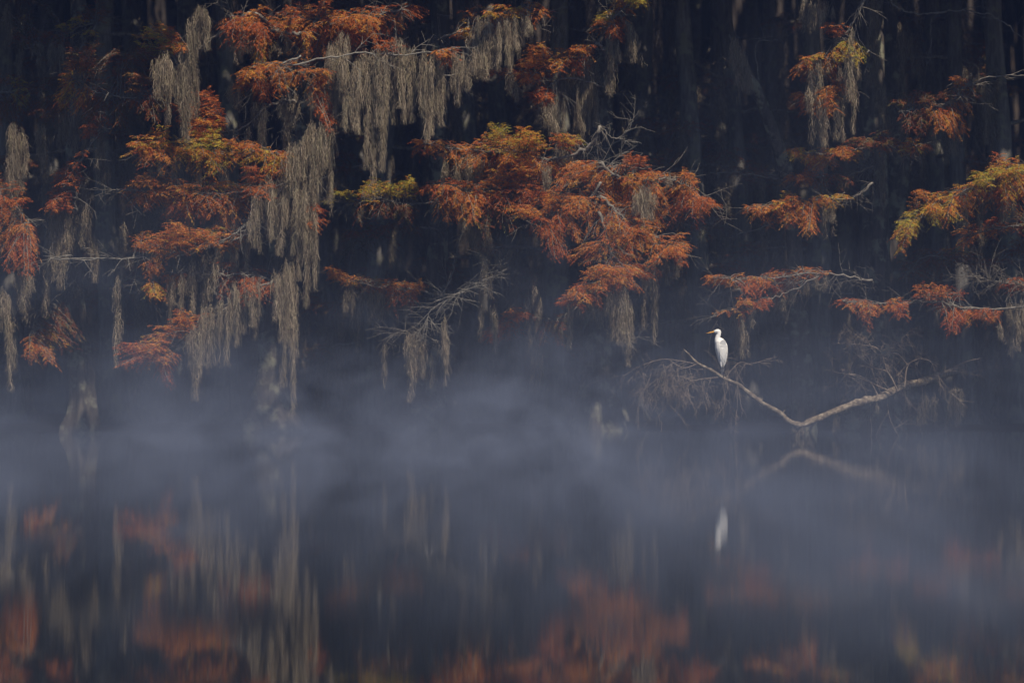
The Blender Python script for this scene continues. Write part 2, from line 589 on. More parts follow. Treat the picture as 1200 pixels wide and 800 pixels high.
    dn = N(nt, 'ShaderNodeMath', operation='MULTIPLY'); dn.inputs[1].default_value = 0.029
    nt.links.new(mq.outputs[0], dn.inputs[0])
    nt.links.new(dn.outputs[0], v.inputs['Density'])
    nt.links.new(v.outputs[0], nt.nodes['Material Output'].inputs['Volume'])
    o.data.materials.append(m)
    tag(o, 'low drifting mist lying in patches over the lake', kind='stuff')


water()
bank()
haze()
mist()

# ------------------------------------------------------------------ cypress trees along the water
def px_path(pts, Y, out=False):
    """pts: (px, py) or (px, py, Y)"""
    return np.array([P(p[0], p[1], p[2] if len(p) > 2 else (lean(Y, p[1]) if out else Y)) for p in pts])


def build_trunk(root, path, r, name='trunk', flute=5, mat=None, sides=20):
    o = np.array(root.location)
    mb = MB()
    sp = smooth_path(path, 40)
    rr = np.interp(np.linspace(0, 1, 40), np.linspace(0, 1, len(r)), r)
    tube(mb, sp, rr, sides, lump=0.035, flute=flute)
    return mb.build(name, mat or M_BARK, root, o, smooth=True)


def build_branch(root, spec, Y):
    """spec: limb px points, base radius px, pads [(cx,cy,rx,ry,tone,(dens),(Y))]"""
    o = np.array(root.location)
    pts = px_path(spec['limb'], Y, True)
    limb = smooth_path(pts, max(12, int(len(pts) * 6)))
    if 'root' in spec:
        limb = np.vstack([smooth_path(np.vstack([px_path(spec['root'], Y), limb[:1]]), 12)[:-1], limb])
    n = len(limb)
    limb = limb + rng.normal(0, 0.014, limb.shape)
    r0 = spec.get('r', 3) * 0.68 * Y / F
    br, lf = MB(), MB()
    tube(br, limb, np.linspace(r0, r0 * 0.22 + 0.003, n), 7, lump=0.08)
    for k in range(int(n * spec.get('spurs', 0.7))):
        i = rng.integers(2, n)
        d = (limb[i] - limb[i - 1])
        d = d / np.linalg.norm(d) + rng.normal(0, 0.6, 3)
        twig_spray(br, limb[i], d, U(0.25, 0.6), 1, 0.007)
    for pad in spec.get('pads', []):
        cx, cy, rx, ry, tone = pad[:5]
        dens = pad[5] if len(pad) > 5 else 1.0
        Yp = lean(Y, cy) + U(-0.45, 0.45)
        foliage_pad(br, lf, limb, P(cx, cy, Yp), rx, ry, tone, dens * (.6 if tone == 'y' else .85) * spec.get('thin', 1), Yp)
        for q in range(3):
            a = U(0, 6.28)
            foliage_pad(br, lf, limb, P(cx + rx * 1.15 * math.cos(a), cy + ry * 1.5 * math.sin(a), Yp + U(-.3, .3)), rx * U(.25, .5), ry * U(.3, .6), tone, dens * .5 * spec.get('thin', 1), Yp)
    b = br.build('branch', spec.get('mat', M_LIMB), root, o)
    if spec.get('plabel'): b['label'] = spec['plabel']
    if lf.n:
        lo = lf.build('foliage', M_LEAF, b)
        lo.data.transform(__import__('mathutils').Matrix.Translation(-Vector(o)))
    return b


def cypress(label, trunk, radii, branches, Y, group=None, cat='tree', name='cypress_tree', mat=None, stand=None):
    Yt = stand or Y + (3.5 if Y < 63.8 else 2.0)
    tp = px_path(trunk, Yt)
    base = tp[0].copy()
    root = empty(name, tuple(base))
    tag(root, label, cat, group)
    build_trunk(root, tp, [r * Yt / F for r in radii], mat=mat)
    tr = sorted([(p[1], p[0]) for p in trunk])
    for s in branches:
        x0, y0 = s['limb'][0][:2]
        tx = float(np.interp(y0 + 14, [q[0] for q in tr], [q[1] for q in tr]))
        if abs(tx - x0) < 45:                    # rooted on the trunk, then reaching out towards the lake
            s['root'] = [(tx, y0 + 14, Yt), ((tx + x0) / 2, y0 + 3, (Yt + s.get('Y', Y - 1.2)) / 2)]
        build_branch(root, s, s.get('Y', Y - 1.2))
    return root


# 1 off the left edge
cypress('rust-orange cypress reaching in from beyond the left edge of the view',
        [(-45, 516), (-44, 400), (-46, 200), (-50, -100), (-52, -300)], [34, 18, 15, 13, 9], [
    dict(limb=[(-45, 225), (-15, 228), (15, 240), (34, 262)], r=4, Y=60.6, pads=[
        (4, 205, 18, 16, 'o', .8), (2, 232, 20, 12, 'r', .8), (8, 258, 24, 12, 'o', 1.2), (14, 276, 22, 10, 'o', 1.2), (6, 295, 24, 12, 'o', 1.1), (22, 308, 16, 6, 'r', .8)]),
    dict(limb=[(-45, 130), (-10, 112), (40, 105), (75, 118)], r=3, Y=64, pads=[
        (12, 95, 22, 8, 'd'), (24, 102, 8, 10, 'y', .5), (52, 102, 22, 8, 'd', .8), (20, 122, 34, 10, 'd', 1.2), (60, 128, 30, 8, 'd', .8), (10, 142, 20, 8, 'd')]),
], 62)

# 2 left trunk
cypress('cypress with a grey trunk standing bare under the moss near the left edge',
        [(93, 516), (97, 470), (92, 400), (86, 330), (82, 260), (88, 150), (92, 0), (95, -200)], [24, 15, 12.5, 11, 10, 10, 9, 6], [
    dict(limb=[(92, 60), (112, 28), (82, 38), (62, 52), (30, 58)], r=2, Y=63.5, pads=[
        (122, 10, 18, 10, 'd', .6), (100, 22, 20, 7, 'd', .9), (88, 30, 14, 7, 'y', .6), (66, 40, 18, 5, 'd', 1), (36, 45, 20, 7, 'd', .7), (30, 10, 25, 8, 'g', .8)]),
    dict(limb=[(90, 250), (88, 205), (100, 180), (112, 160), (125, 150)], r=2.5, Y=61.5, mat=M_LIMB, pads=[
        (90, 190, 8, 12, 'r', .8), (78, 205, 10, 6, 'r', .7), (66, 215, 8, 10, 'r', .6), (64, 235, 6, 5, 'r', .6), (112, 152, 8, 14, 'r', .5)]),
    dict(limb=[(88, 330), (70, 345), (45, 368), (35, 400)], r=2.5, Y=62.5, pads=[
        (62, 395, 22, 12, 'd', .9), (60, 398, 14, 6, 'yo', .5), (50, 417, 14, 4, 'o', .6), (80, 388, 12, 8, 'd', .6)]),
    dict(limb=[(84, 300), (60, 303), (120, 304), (150, 302), (172, 297)], r=1.6, Y=61.2, mat=M_DEADLIMB, spurs=.3),
    dict(limb=[(88, 260), (70, 250), (40, 268), (25, 290)], r=2, Y=61.8, spurs=.6),
], 63, stand=63.9)

# 3 big left cypress with the flared base
cypress('spreading orange cypress with a flared base, its boughs heavy with moss at left',
        [(318, 516), (317, 480), (315, 430), (319, 340), (333, 250), (352, 150), (352, 40), (350, -200)], [42, 24, 14, 11, 11, 10.5, 10, 7], [
    dict(limb=[(352, 40), (330, 38), (300, 30), (268, 18)], r=4, Y=61, pads=[
        (300, 20, 32, 10, 'o', 1.3), (275, 25, 22, 10, 'r', .8), (330, 30, 26, 12, 'o', 1.2), (285, 42, 18, 6, 'r', .6), (310, 52, 16, 10, 'yo', .5)]),
    dict(limb=[(352, 20), (380, 28), (420, 24), (470, 12)], r=4, Y=61.4, pads=[
        (355, 10, 30, 12, 'r', 1), (370, 30, 32, 12, 'o', 1.3), (410, 18, 34, 12, 'o', 1.2), (400, 42, 30, 12, 'r', 1.1), (440, 22, 28, 10, 'o', 1), (440, 44, 20, 7, 'r', .6), (465, 8, 20, 8, 'r', .7), (360, 52, 26, 10, 'o', .9)]),
    dict(limb=[(358, 95), (372, 85), (345, 84), (322, 78), (295, 92)], r=3, Y=60.6, pads=[
        (305, 78, 20, 7, 'o', 1.1), (330, 80, 26, 9, 'o', 1.3), (350, 92, 22, 10, 'o', 1.2), (297, 98, 14, 12, 'o', 1), (322, 100, 14, 9, 'r', .8), (372, 90, 18, 6, 'o', .9), (375, 112, 8, 18, 'r', .8), (385, 132, 8, 10, 'r', .6)]),
    dict(limb=[(352, 60), (300, 16), (276, 28), (258, 40), (240, 52), (214, 72), (190, 95), (160, 113), (132, 112), (105, 104), (88, 92)], r=3, Y=61.4, thin=.42, pads=[  # some sprays toned darker, putting the bough's shadow into their colour
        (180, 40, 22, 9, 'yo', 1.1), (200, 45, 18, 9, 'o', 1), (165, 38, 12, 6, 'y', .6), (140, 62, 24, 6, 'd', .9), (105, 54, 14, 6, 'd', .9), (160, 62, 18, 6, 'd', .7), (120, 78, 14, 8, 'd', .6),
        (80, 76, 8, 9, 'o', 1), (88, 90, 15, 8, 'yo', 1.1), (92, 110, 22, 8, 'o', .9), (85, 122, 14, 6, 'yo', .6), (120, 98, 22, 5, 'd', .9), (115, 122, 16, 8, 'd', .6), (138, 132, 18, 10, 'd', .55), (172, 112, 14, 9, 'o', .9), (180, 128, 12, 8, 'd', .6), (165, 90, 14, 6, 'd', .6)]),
    dict(limb=[(348, 120), (330, 118), (305, 132), (285, 150), (262, 156), (240, 168)], r=3, Y=60.8, spurs=.8, pads=[
        (235, 125, 14, 10, 'o', .5), (242, 140, 16, 10, 'r', .5), (215, 120, 10, 12, 'r', .4), (240, 112, 12, 6, 'r', .5)]),
    dict(limb=[(340, 200), (325, 180), (300, 178), (262, 182), (215, 175), (170, 178)], r=4, Y=60.2, pads=[
        (190, 160, 30, 9, 'yo', 1.2), (168, 178, 18, 8, 'o', 1), (205, 178, 34, 10, 'yo', 1.4), (235, 166, 26, 10, 'y', 1), (250, 182, 30, 10, 'yo', 1.4), (288, 175, 18, 9, 'yo', 1), (305, 188, 28, 8, 'yo', 1.3), (330, 186, 14, 6, 'o', 1), (282, 168, 12, 5, 'o', .8), (240, 150, 10, 6, 'yo', .6)]),
    dict(limb=[(335, 240), (310, 222), (272, 226), (225, 226), (150, 223), (132, 222)], r=3, Y=60, thin=1.25, pads=[
        (172, 215, 16, 8, 'o', 1), (200, 212, 28, 8, 'o', 1.3), (240, 215, 32, 9, 'yo', 1.2), (275, 218, 22, 8, 'o', 1), (195, 232, 30, 8, 'o', 1.2), (240, 238, 32, 10, 'o', 1.3), (270, 240, 18, 8, 'o', 1), (225, 250, 24, 7, 'r', .9), (268, 250, 12, 8, 'o', .8), (320, 210, 24, 14, 'r', .3), (370, 240, 7, 14, 'r', .4), (340, 248, 14, 5, 'r', .4)]),
    dict(limb=[(330, 262), (312, 265), (290, 275), (240, 290), (180, 300), (142, 303), (60, 303)], r=2.6, Y=59.8, mat=M_DEADLIMB, spurs=.5, thin=1.5, pads=[
        (178, 282, 16, 8, 'o', 1), (205, 272, 28, 8, 'o', 1.4), (235, 280, 24, 9, 'o', 1.3), (250, 270, 12, 5, 'yo', .8), (200, 290, 24, 7, 'o', 1.2), (180, 310, 8, 4, 'o', .8), (270, 285, 10, 5, 'o', .5)]),
    dict(limb=[(322, 330), (300, 323), (260, 322), (225, 320), (190, 320), (175, 332)], r=2.2, Y=60, spurs=1.3, thin=1.3, pads=[
        (200, 332, 8, 5, 'o', .7), (188, 342, 6, 3, 'yo', .7), (280, 315, 26, 9, 'r', .3), (255, 330, 20, 8, 'r', .3), (300, 345, 18, 7, 'r', .25)]),
    dict(limb=[(320, 330), (290, 340), (262, 363), (232, 384), (205, 404), (186, 422)], r=2.8, Y=59.7, mat=M_DEADLIMB, spurs=.6, thin=1.7, pads=[
        (215, 363, 10, 5, 'o', .9), (228, 376, 14, 5, 'o', 1), (192, 390, 22, 6, 'o', 1.2), (215, 385, 14, 6, 'o', 1), (165, 402, 20, 6, 'o', 1.3), (148, 408, 12, 5, 'r', 1.1), (182, 412, 22, 7, 'o', 1.3), (165, 422, 16, 6, 'r', 1), (190, 432, 8, 8, 'r', .8)]),
    dict(limb=[(340, 230), (345, 205), (318, 238), (300, 262), (275, 275)], r=2.2, Y=59.6, mat=M_DEADLIMB, spurs=.5),
    dict(limb=[(335, 290), (300, 262), (268, 278), (240, 292)], r=2, Y=59.6, mat=M_DEADLIMB, spurs=.3),
    dict(limb=[(345, 200), (352, 175), (375, 162), (387, 150)], r=3, Y=60.3, spurs=.6),
    dict(limb=[(352, 66), (330, 77), (385, 68), (425, 62), (470, 64), (515, 60), (545, 54)], r=2.2, Y=60.2, mat=M_DEADLIMB, spurs=.4, pads=[
        (530, 62, 10, 4, 'o', .5), (520, 68, 10, 5, 'r', .4), (460, 52, 12, 5, 'r', .5)]),
], 62, stand=65.0)

# 4 mid-left trunk
cypress('mossy grey trunked cypress with yellow and orange twigs left of centre',
        [(500, 514), (503, 420), (512, 300), (514, 180), (516, 60), (518, -150)], [25, 13, 12, 12, 11.5, 8], [
    dict(limb=[(516, 45), (545, 36), (580, 20), (610, 12), (635, 18)], r=2.5, Y=62, pads=[
        (545, 34, 12, 5, 'o', 1), (558, 37, 14, 5, 'yo', .8), (565, 10, 14, 6, 'o', .9), (595, 8, 20, 6, 'yo', .8), (620, 10, 14, 5, 'o', .8), (590, 25, 14, 6, 'o', .5), (630, 16, 8, 4, 'o', .8)]),
    dict(limb=[(516, 90), (560, 80), (585, 60), (600, 42)], r=1.6, Y=61.6, mat=M_DEADLIMB, spurs=.6),
    dict(limb=[(514, 235), (480, 240), (450, 236), (420, 234), (393, 236)], r=2, Y=61.4, pads=[
        (400, 231, 14, 6, 'y', .8), (422, 224, 16, 5, 'y', .8), (442, 228, 16, 6, 'yo', .8), (460, 212, 10, 4, 'y', .7), (475, 208, 6, 3, 'y', .6), (455, 240, 14, 6, 'd', .7), (478, 248, 14, 4, 'd', .7), (432, 250, 14, 5, 'd', .6), (436, 212, 8, 3, 'y', .5)]),
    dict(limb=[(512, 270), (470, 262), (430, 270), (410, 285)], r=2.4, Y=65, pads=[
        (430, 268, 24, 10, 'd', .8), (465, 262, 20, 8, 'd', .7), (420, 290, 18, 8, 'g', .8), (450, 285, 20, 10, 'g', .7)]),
    dict(limb=[(510, 345), (480, 338), (440, 336), (405, 328), (385, 318)], r=2.2, Y=62, pads=[
        (388, 317, 7, 4, 'o', 1), (400, 326, 10, 3, 'o', .8), (425, 330, 18, 4, 'd', 1.2), (450, 332, 20, 5, 'o', .7), (475, 335, 18, 4, 'o', .8), (440, 344, 22, 4, 'd', 1), (470, 350, 10, 5, 'r', .6), (485, 336, 10, 5, 'o', .8)]),
    dict(limb=[(512, 400), (495, 392), (475, 388), (462, 392)], r=1.8, Y=61.5, mat=M_LIMB, spurs=1.6),
    dict(limb=[(512, 352), (545, 340), (562, 330), (580, 322), (588, 305)], r=1.5, Y=60.8, mat=M_DEADLIMB, spurs=1.1, plabel='bleached leafless limb with a tangle of fine twigs'),
    dict(limb=[(545, 340), (515, 356), (502, 368), (500, 380)], r=1.3, Y=60.8, mat=M_DEADLIMB, spurs=1.1),
    dict(limb=[(512, 360), (530, 320), (536, 290), (542, 270)], r=1.1, Y=61.5, mat=M_DEADLIMB, spurs=.3),
], 63.5)

# 5 the centre
cypress('large cypress behind the widest mass of burnt-orange sprays at centre',
        [(702, 514), (701, 430), (702, 300), (704, 180), (708, 60), (712, -150)], [30, 15, 13, 12.5, 12, 8], [
    dict(limb=[(703, 150), (690, 172), (650, 186), (600, 180), (550, 176), (498, 168)], r=4.5, Y=60.5, pads=[
        (503, 168, 13, 6, 'o', 1.2), (525, 174, 20, 7, 'o', 1.4), (555, 180, 24, 8, 'o', 1.4), (590, 172, 26, 8, 'yo', 1.3), (605, 156, 18, 6, 'yo', .9), (592, 146, 12, 4, 'y', .7), (578, 160, 12, 5, 'o', .8), (625, 172, 18, 6, 'yo', .9), (620, 186, 26, 8, 'o', 1.4), (640, 200, 26, 9, 'o', 1.3), (600, 195, 20, 7, 'r', .9), (655, 160, 14, 4, 'r', .5), (668, 156, 8, 3, 'y', .4)]),
    dict(limb=[(704, 190), (720, 205), (752, 212), (785, 210), (810, 222), (832, 238)], r=4, Y=60, pads=[
        (672, 206, 22, 8, 'o', 1.3), (700, 212, 26, 9, 'o', 1.5), (735, 208, 24, 8, 'o', 1.3), (765, 212, 22, 8, 'o', 1.2), (790, 203, 18, 6, 'o', 1.2), (803, 214, 9, 9, 'o', 1.1), (720, 226, 30, 9, 'o', 1.5), (790, 236, 24, 8, 'o', 1.4), (815, 240, 14, 5, 'o', 1), (828, 237, 7, 3, 'r', .8), (742, 230, 14, 7, 'o', .9), (770, 250, 26, 7, 'o', 1.2), (800, 252, 22, 8, 'r', .8), (742, 180, 10, 3, 'r', .6)]),
    dict(limb=[(703, 215), (690, 235), (665, 240), (640, 255), (622, 262)], r=3.2, Y=59.7, pads=[
        (648, 222, 28, 9, 'o', 1.4), (680, 232, 26, 9, 'o', 1.5), (630, 238, 22, 8, 'o', 1.2), (660, 250, 28, 9, 'o', 1.4), (640, 262, 20, 7, 'r', 1), (695, 250, 26, 9, 'o', 1.5), (668, 272, 20, 7, 'o', 1.1), (655, 288, 10, 6, 'r', .8)]),
    dict(limb=[(704, 230), (730, 255), (760, 280), (785, 295)], r=3.4, Y=59.5, pads=[
        (725, 248, 26, 9, 'o', 1.4), (750, 262, 26, 8, 'o', 1.3), (775, 274, 24, 7, 'o', 1.3), (790, 286, 15, 5, 'o', 1.1), (740, 282, 28, 9, 'o', 1.4), (710, 270, 24, 9, 'o', 1.4), (768, 296, 20, 6, 'o', 1), (790, 300, 10, 5, 'r', .7)]),
    dict(limb=[(703, 250), (712, 285), (716, 310), (700, 332), (672, 352)], r=3.4, Y=59.3, pads=[
        (715, 295, 26, 9, 'o', 1.4), (745, 305, 24, 8, 'o', 1.3), (690, 292, 16, 7, 'o', 1), (725, 318, 28, 8, 'o', 1.5), (700, 326, 24, 8, 'o', 1.5), (745, 325, 18, 7, 'o', 1.2), (682, 338, 18, 7, 'o', 1.4), (668, 352, 9, 6, 'r', 1.2), (720, 336, 20, 6, 'r', 1), (760, 318, 12, 5, 'r', .8), (690, 350, 10, 4, 'r', .6)]),
    dict(limb=[(703, 205), (650, 222), (600, 226), (550, 222), (510, 216)], r=3, Y=60.5, pads=[
        (515, 214, 18, 6, 'r', 1.1), (535, 228, 26, 8, 'o', 1.1), (565, 214, 24, 8, 'o', 1.1), (595, 208, 28, 9, 'o', 1.2), (580, 194, 26, 6, 'o', 1), (648, 188, 24, 8, 'o', 1.2), (560, 240, 26, 6, 'r', 1), (545, 250, 20, 4, 'o', 1.1), (600, 230, 24, 8, 'r', 1.1), (530, 252, 14, 3, 'o', .9), (620, 215, 20, 8, 'r', 1), (590, 262, 18, 6, 'd', .7)]),
    dict(limb=[(704, 260), (760, 250), (800, 262), (835, 262)], r=3, Y=63.8, pads=[
        (820, 252, 22, 9, 'd', 1), (835, 262, 18, 7, 'd', 1), (790, 262, 24, 8, 'd', 1), (770, 185, 30, 8, 'd', .5)]),
    dict(limb=[(703, 330), (660, 372), (620, 370), (598, 380)], r=2, Y=62.5, pads=[
        (600, 372, 14, 5, 'r', 1), (592, 385, 14, 4, 'r', 1), (605, 365, 8, 5, 'o', .8), (570, 393, 6, 3, 'r', .9), (652, 378, 16, 6, 'd', .8), (650, 396, 10, 3, 'd', .6)]),
    dict(limb=[(708, 60), (700, 52), (672, 66), (640, 84), (605, 86), (580, 82)], r=2.8, Y=61.8, pads=[
        (590, 85, 12, 4, 'o', 1), (612, 84, 14, 6, 'o', 1.1), (632, 90, 12, 5, 'o', 1), (625, 70, 12, 6, 'o', 1), (640, 66, 16, 7, 'o', 1.1), (650, 76, 14, 6, 'o', 1), (672, 64, 14, 7, 'o', 1.1), (685, 58, 8, 4, 'o', 1), (672, 76, 10, 4, 'r', .9), (630, 52, 8, 3, 'o', .7)]),
    dict(limb=[(706, 100), (665, 92), (645, 100), (632, 118), (630, 135)], r=2.4, Y=61.8, spurs=.8, pads=[
        (636, 106, 10, 5, 'r', 1), (642, 120, 8, 3, 'r', .8), (628, 108, 6, 3, 'r', .6)]),
    dict(limb=[(708, 40), (722, 18), (738, 5), (750, -8)], r=2.6, Y=62, pads=[
        (710, 28, 14, 5, 'o', .8), (728, 12, 12, 8, 'o', .8), (738, 2, 12, 6, 'yo', .9), (748, 2, 5, 4, 'y', .9), (706, 18, 6, 4, 'y', .6), (715, 36, 10, 4, 'r', .6)]),
    dict(limb=[(704, 195), (715, 197), (725, 194), (745, 197), (762, 197)], r=1, Y=60.6, mat=M_DEADLIMB, spurs=.2),
    dict(limb=[(704, 190), (692, 180), (715, 172), (735, 155), (745, 135)], r=2.6, Y=63, spurs=.4),
    dict(limb=[(704, 150), (722, 163), (738, 148), (748, 130)], r=1, Y=61, mat=M_DEADLIMB, spurs=.2),
    dict(limb=[(702, 350), (708, 385), (730, 396), (748, 394), (756, 375)], r=1.4, Y=61, mat=M_LIMB, spurs=.4),
], 64)

# 6 right trunk
cypress('broad trunked cypress right of centre with yellow-tipped orange tiers stepping down its left',
        [(1020, 512), (1021, 430), (1024, 300), (1022, 160), (1020, 40), (1019, -150)], [40, 22, 18, 17, 16, 12], [
    dict(limb=[(1020, -10), (1008, 10), (996, 32), (980, 52), (962, 68), (942, 74)], r=2.4, Y=61.5, pads=[
        (946, 74, 10, 5, 'o', .9), (965, 66, 16, 4, 'yo', .8), (985, 72, 12, 4, 'yo', .6), (1005, 60, 8, 5, 'y', .4), (975, 84, 14, 3, 'o', .5), (944, 84, 5, 5, 'o', .6), (972, 30, 8, 3, 'r', .4)]),
    dict(limb=[(1018, 60), (1000, 78), (985, 95), (970, 108), (945, 114)], r=1.8, Y=61.3, pads=[
        (952, 112, 14, 4, 'o', .8), (975, 106, 12, 4, 'o', .8), (962, 124, 16, 4, 'o', .7), (945, 122, 6, 4, 'r', .7), (985, 100, 8, 5, 'r', .5)]),
    dict(limb=[(1022, 170), (990, 178), (960, 180), (928, 176)], r=2.5, Y=61.8, pads=[
        (935, 175, 8, 4, 'yo', 1), (955, 178, 16, 4, 'yo', 1.1), (975, 184, 20, 5, 'yo', 1.1), (962, 190, 18, 4, 'o', 1), (995, 176, 12, 4, 'o', .7), (1012, 162, 12, 4, 'd', .9)]),
    dict(limb=[(1022, 195), (995, 205), (960, 208), (930, 208)], r=2.2, Y=62.8, pads=[
        (940, 206, 14, 4, 'o', .9), (965, 206, 22, 6, 'r', 1.1), (985, 212, 12, 5, 'd', 1), (955, 216, 18, 4, 'd', 1)]),
    dict(limb=[(1022, 215), (1000, 232), (965, 234), (930, 236), (878, 246)], r=2.8, Y=61.2, pads=[
        (882, 244, 9, 3, 'o', 1), (905, 243, 14, 4, 'o', 1.2), (918, 230, 15, 4, 'yo', 1.1), (945, 232, 18, 5, 'o', 1.2), (970, 230, 14, 5, 'yo', 1), (928, 246, 18, 4, 'o', 1.1), (915, 256, 13, 4, 'o', 1.2), (940, 256, 15, 5, 'o', 1.2), (950, 262, 8, 4, 'o', .8)]),
    dict(limb=[(1022, 330), (1000, 325), (962, 320), (900, 326), (838, 327)], r=2.6, Y=61, pads=[
        (845, 326, 12, 3, 'o', 1.2), (866, 324, 14, 5, 'o', 1.2), (890, 330, 18, 4, 'o', 1.2), (905, 326, 18, 5, 'o', 1.3), (930, 324, 18, 5, 'o', 1.3), (952, 318, 14, 4, 'o', 1.2), (905, 338, 14, 4, 'r', 1), (885, 342, 10, 3, 'r', .7)]),
    dict(limb=[(962, 322), (925, 342), (895, 350), (865, 360), (832, 372)], r=1.6, Y=61, pads=[
        (858, 360, 15, 4, 'o', 1.2), (878, 355, 13, 4, 'o', 1.2), (892, 350, 8, 4, 'r', 1)]),
    dict(limb=[(1022, 165), (1040, 172), (1062, 170), (1078, 172)], r=2, Y=62, pads=[
        (1050, 172, 12, 3, 'o', 1), (1066, 168, 10, 4, 'yo', .8), (1032, 160, 12, 4, 'd', .8), (1078, 172, 8, 3, 'd', .8)]),
], 65)

# 7 second right trunk with the arching limb
cypress('dim cypress trunk just right of the broad one, a bare limb arching from its top',
        [(1052, 508), (1052, 420), (1050, 300), (1053, 160), (1043, 20), (1036, -150)], [30, 15, 13, 12, 10, 8], [
    dict(limb=[(1040, -5), (1052, 10), (1080, 17), (1110, 13), (1140, 14), (1168, 22), (1190, 38), (1212, 60)], r=2, Y=63, mat=M_LIMB, spurs=.15, plabel='long bare arching limb'),
    dict(limb=[(1110, 13), (1092, 22), (1092, 45), (1090, 72)], r=.9, Y=63, spurs=.1),
    dict(limb=[(1052, 130), (1080, 128), (1110, 120), (1130, 104), (1160, 90), (1205, 88)], r=2, Y=61.6, pads=[
        (1070, 124, 22, 7, 'o', .7), (1100, 134, 24, 9, 'o', .8), (1125, 108, 18, 8, 'd', 1), (1090, 106, 16, 5, 'd', .9), (1108, 148, 14, 6, 'o', .6), (1078, 142, 14, 6, 'd', .8), (1128, 92, 8, 4, 'o', .7), (1065, 112, 16, 5, 'd', .8)]),
], 68)

# 8 right edge
cypress('yellow-tipped orange cypress leaning in from beyond the right edge',
        [(1262, 516), (1258, 400), (1252, 250), (1255, 80), (1258, -200)], [36, 19, 16, 14, 9], [
    dict(limb=[(1252, 205), (1215, 200), (1180, 205), (1145, 218), (1105, 238), (1070, 262)], r=4, Y=60.8, pads=[
        (1195, 190, 18, 9, 'yo', 1.1), (1170, 198, 20, 9, 'y', 1.1), (1185, 212, 22, 9, 'yo', 1.2), (1150, 216, 20, 10, 'yo', 1.3), (1125, 226, 20, 8, 'yo', 1.2), (1100, 234, 20, 7, 'yo', 1.2), (1086, 250, 16, 8, 'y', 1.2), (1115, 244, 20, 8, 'yo', 1.2), (1068, 260, 12, 8, 'y', 1.2), (1056, 278, 5, 9, 'yo', 1), (1085, 222, 8, 6, 'o', .9), (1155, 238, 22, 8, 'o', .9), (1190, 235, 16, 9, 'r', .9), (1160, 190, 12, 8, 'o', .6)]),
    dict(limb=[(1252, 260), (1210, 262), (1170, 268), (1135, 276)], r=2.8, Y=61.4, pads=[
        (1150, 268, 18, 7, 'o', 1), (1135, 278, 10, 6, 'o', .9), (1175, 264, 18, 7, 'r', .8), (1195, 255, 14, 7, 'd', .9)]),
    dict(limb=[(1254, 300), (1200, 305), (1140, 310), (1085, 300), (1060, 325)], r=3, Y=65, pads=[
        (1110, 296, 30, 9, 'd', 1), (1070, 322, 24, 9, 'd', 1), (1140, 312, 30, 10, 'd', 1), (1120, 295, 10, 5, 'yo', .4), (1185, 290, 20, 8, 'd', .8)]),
    dict(limb=[(1256, 345), (1200, 358), (1140, 362), (1090, 352), (1050, 356), (988, 352)], r=2.8, Y=60.6, pads=[
        (998, 353, 11, 3, 'r', 1.1), (1015, 356, 15, 5, 'o', 1.2), (1012, 368, 7, 6, 'r', 1), (1042, 354, 16, 4, 'o', 1.1), (1060, 358, 12, 5, 'r', 1.1), (1088, 336, 14, 4, 'o', 1), (1108, 344, 16, 6, 'r', 1), (1090, 350, 14, 5, 'r', .9), (1125, 368, 14, 4, 'o', 1.1), (1142, 374, 18, 5, 'o', 1.2), (1158, 366, 10, 4, 'r', .9), (1118, 378, 8, 4, 'r', .9)]),
    dict(limb=[(1256, 340), (1215, 336), (1185, 332), (1160, 328), (1138, 322)], r=1.8, Y=60.8, mat=M_LIMB, spurs=2.6, pads=[(1190, 330, 10, 4, 'r', .5)]),
], 62)

# 9 broken leaning trunk
r9 = empty('dead_tree', tuple(P(940, 511, 65.5)))
tag(r9, 'broken dead trunk leaning left, a tuft of moss on its snapped top', 'tree')
tp = px_path([(940, 511, 65.5), (936, 400, 65.3), (930, 290, 65), (924, 220, 64.6), (914, 180, 64.2), (902, 145, 64), (886, 104, 63.8), (872, 84, 63.7), (860, 55, 63.6), (854, 40, 63.5)], 64)
build_trunk(r9, tp, [x * 64 / F for x in (16, 11, 9, 8.5, 8, 7, 6.5, 5, 3, 1.5)], flute=3)
build_branch(r9, dict(limb=[(922, 212), (900, 208), (870, 203), (828, 203)], r=2.2, spurs=.15, mat=M_LIMB), 64.6)
build_branch(r9, dict(limb=[(930, 250), (898, 265), (868, 274), (843, 288)], r=2, spurs=.2, mat=M_LIMB), 64.8)
build_branch(r9, dict(limb=[(896, 130), (885, 55), (905, 48), (925, 42)], r=1.2, spurs=.2), 64)

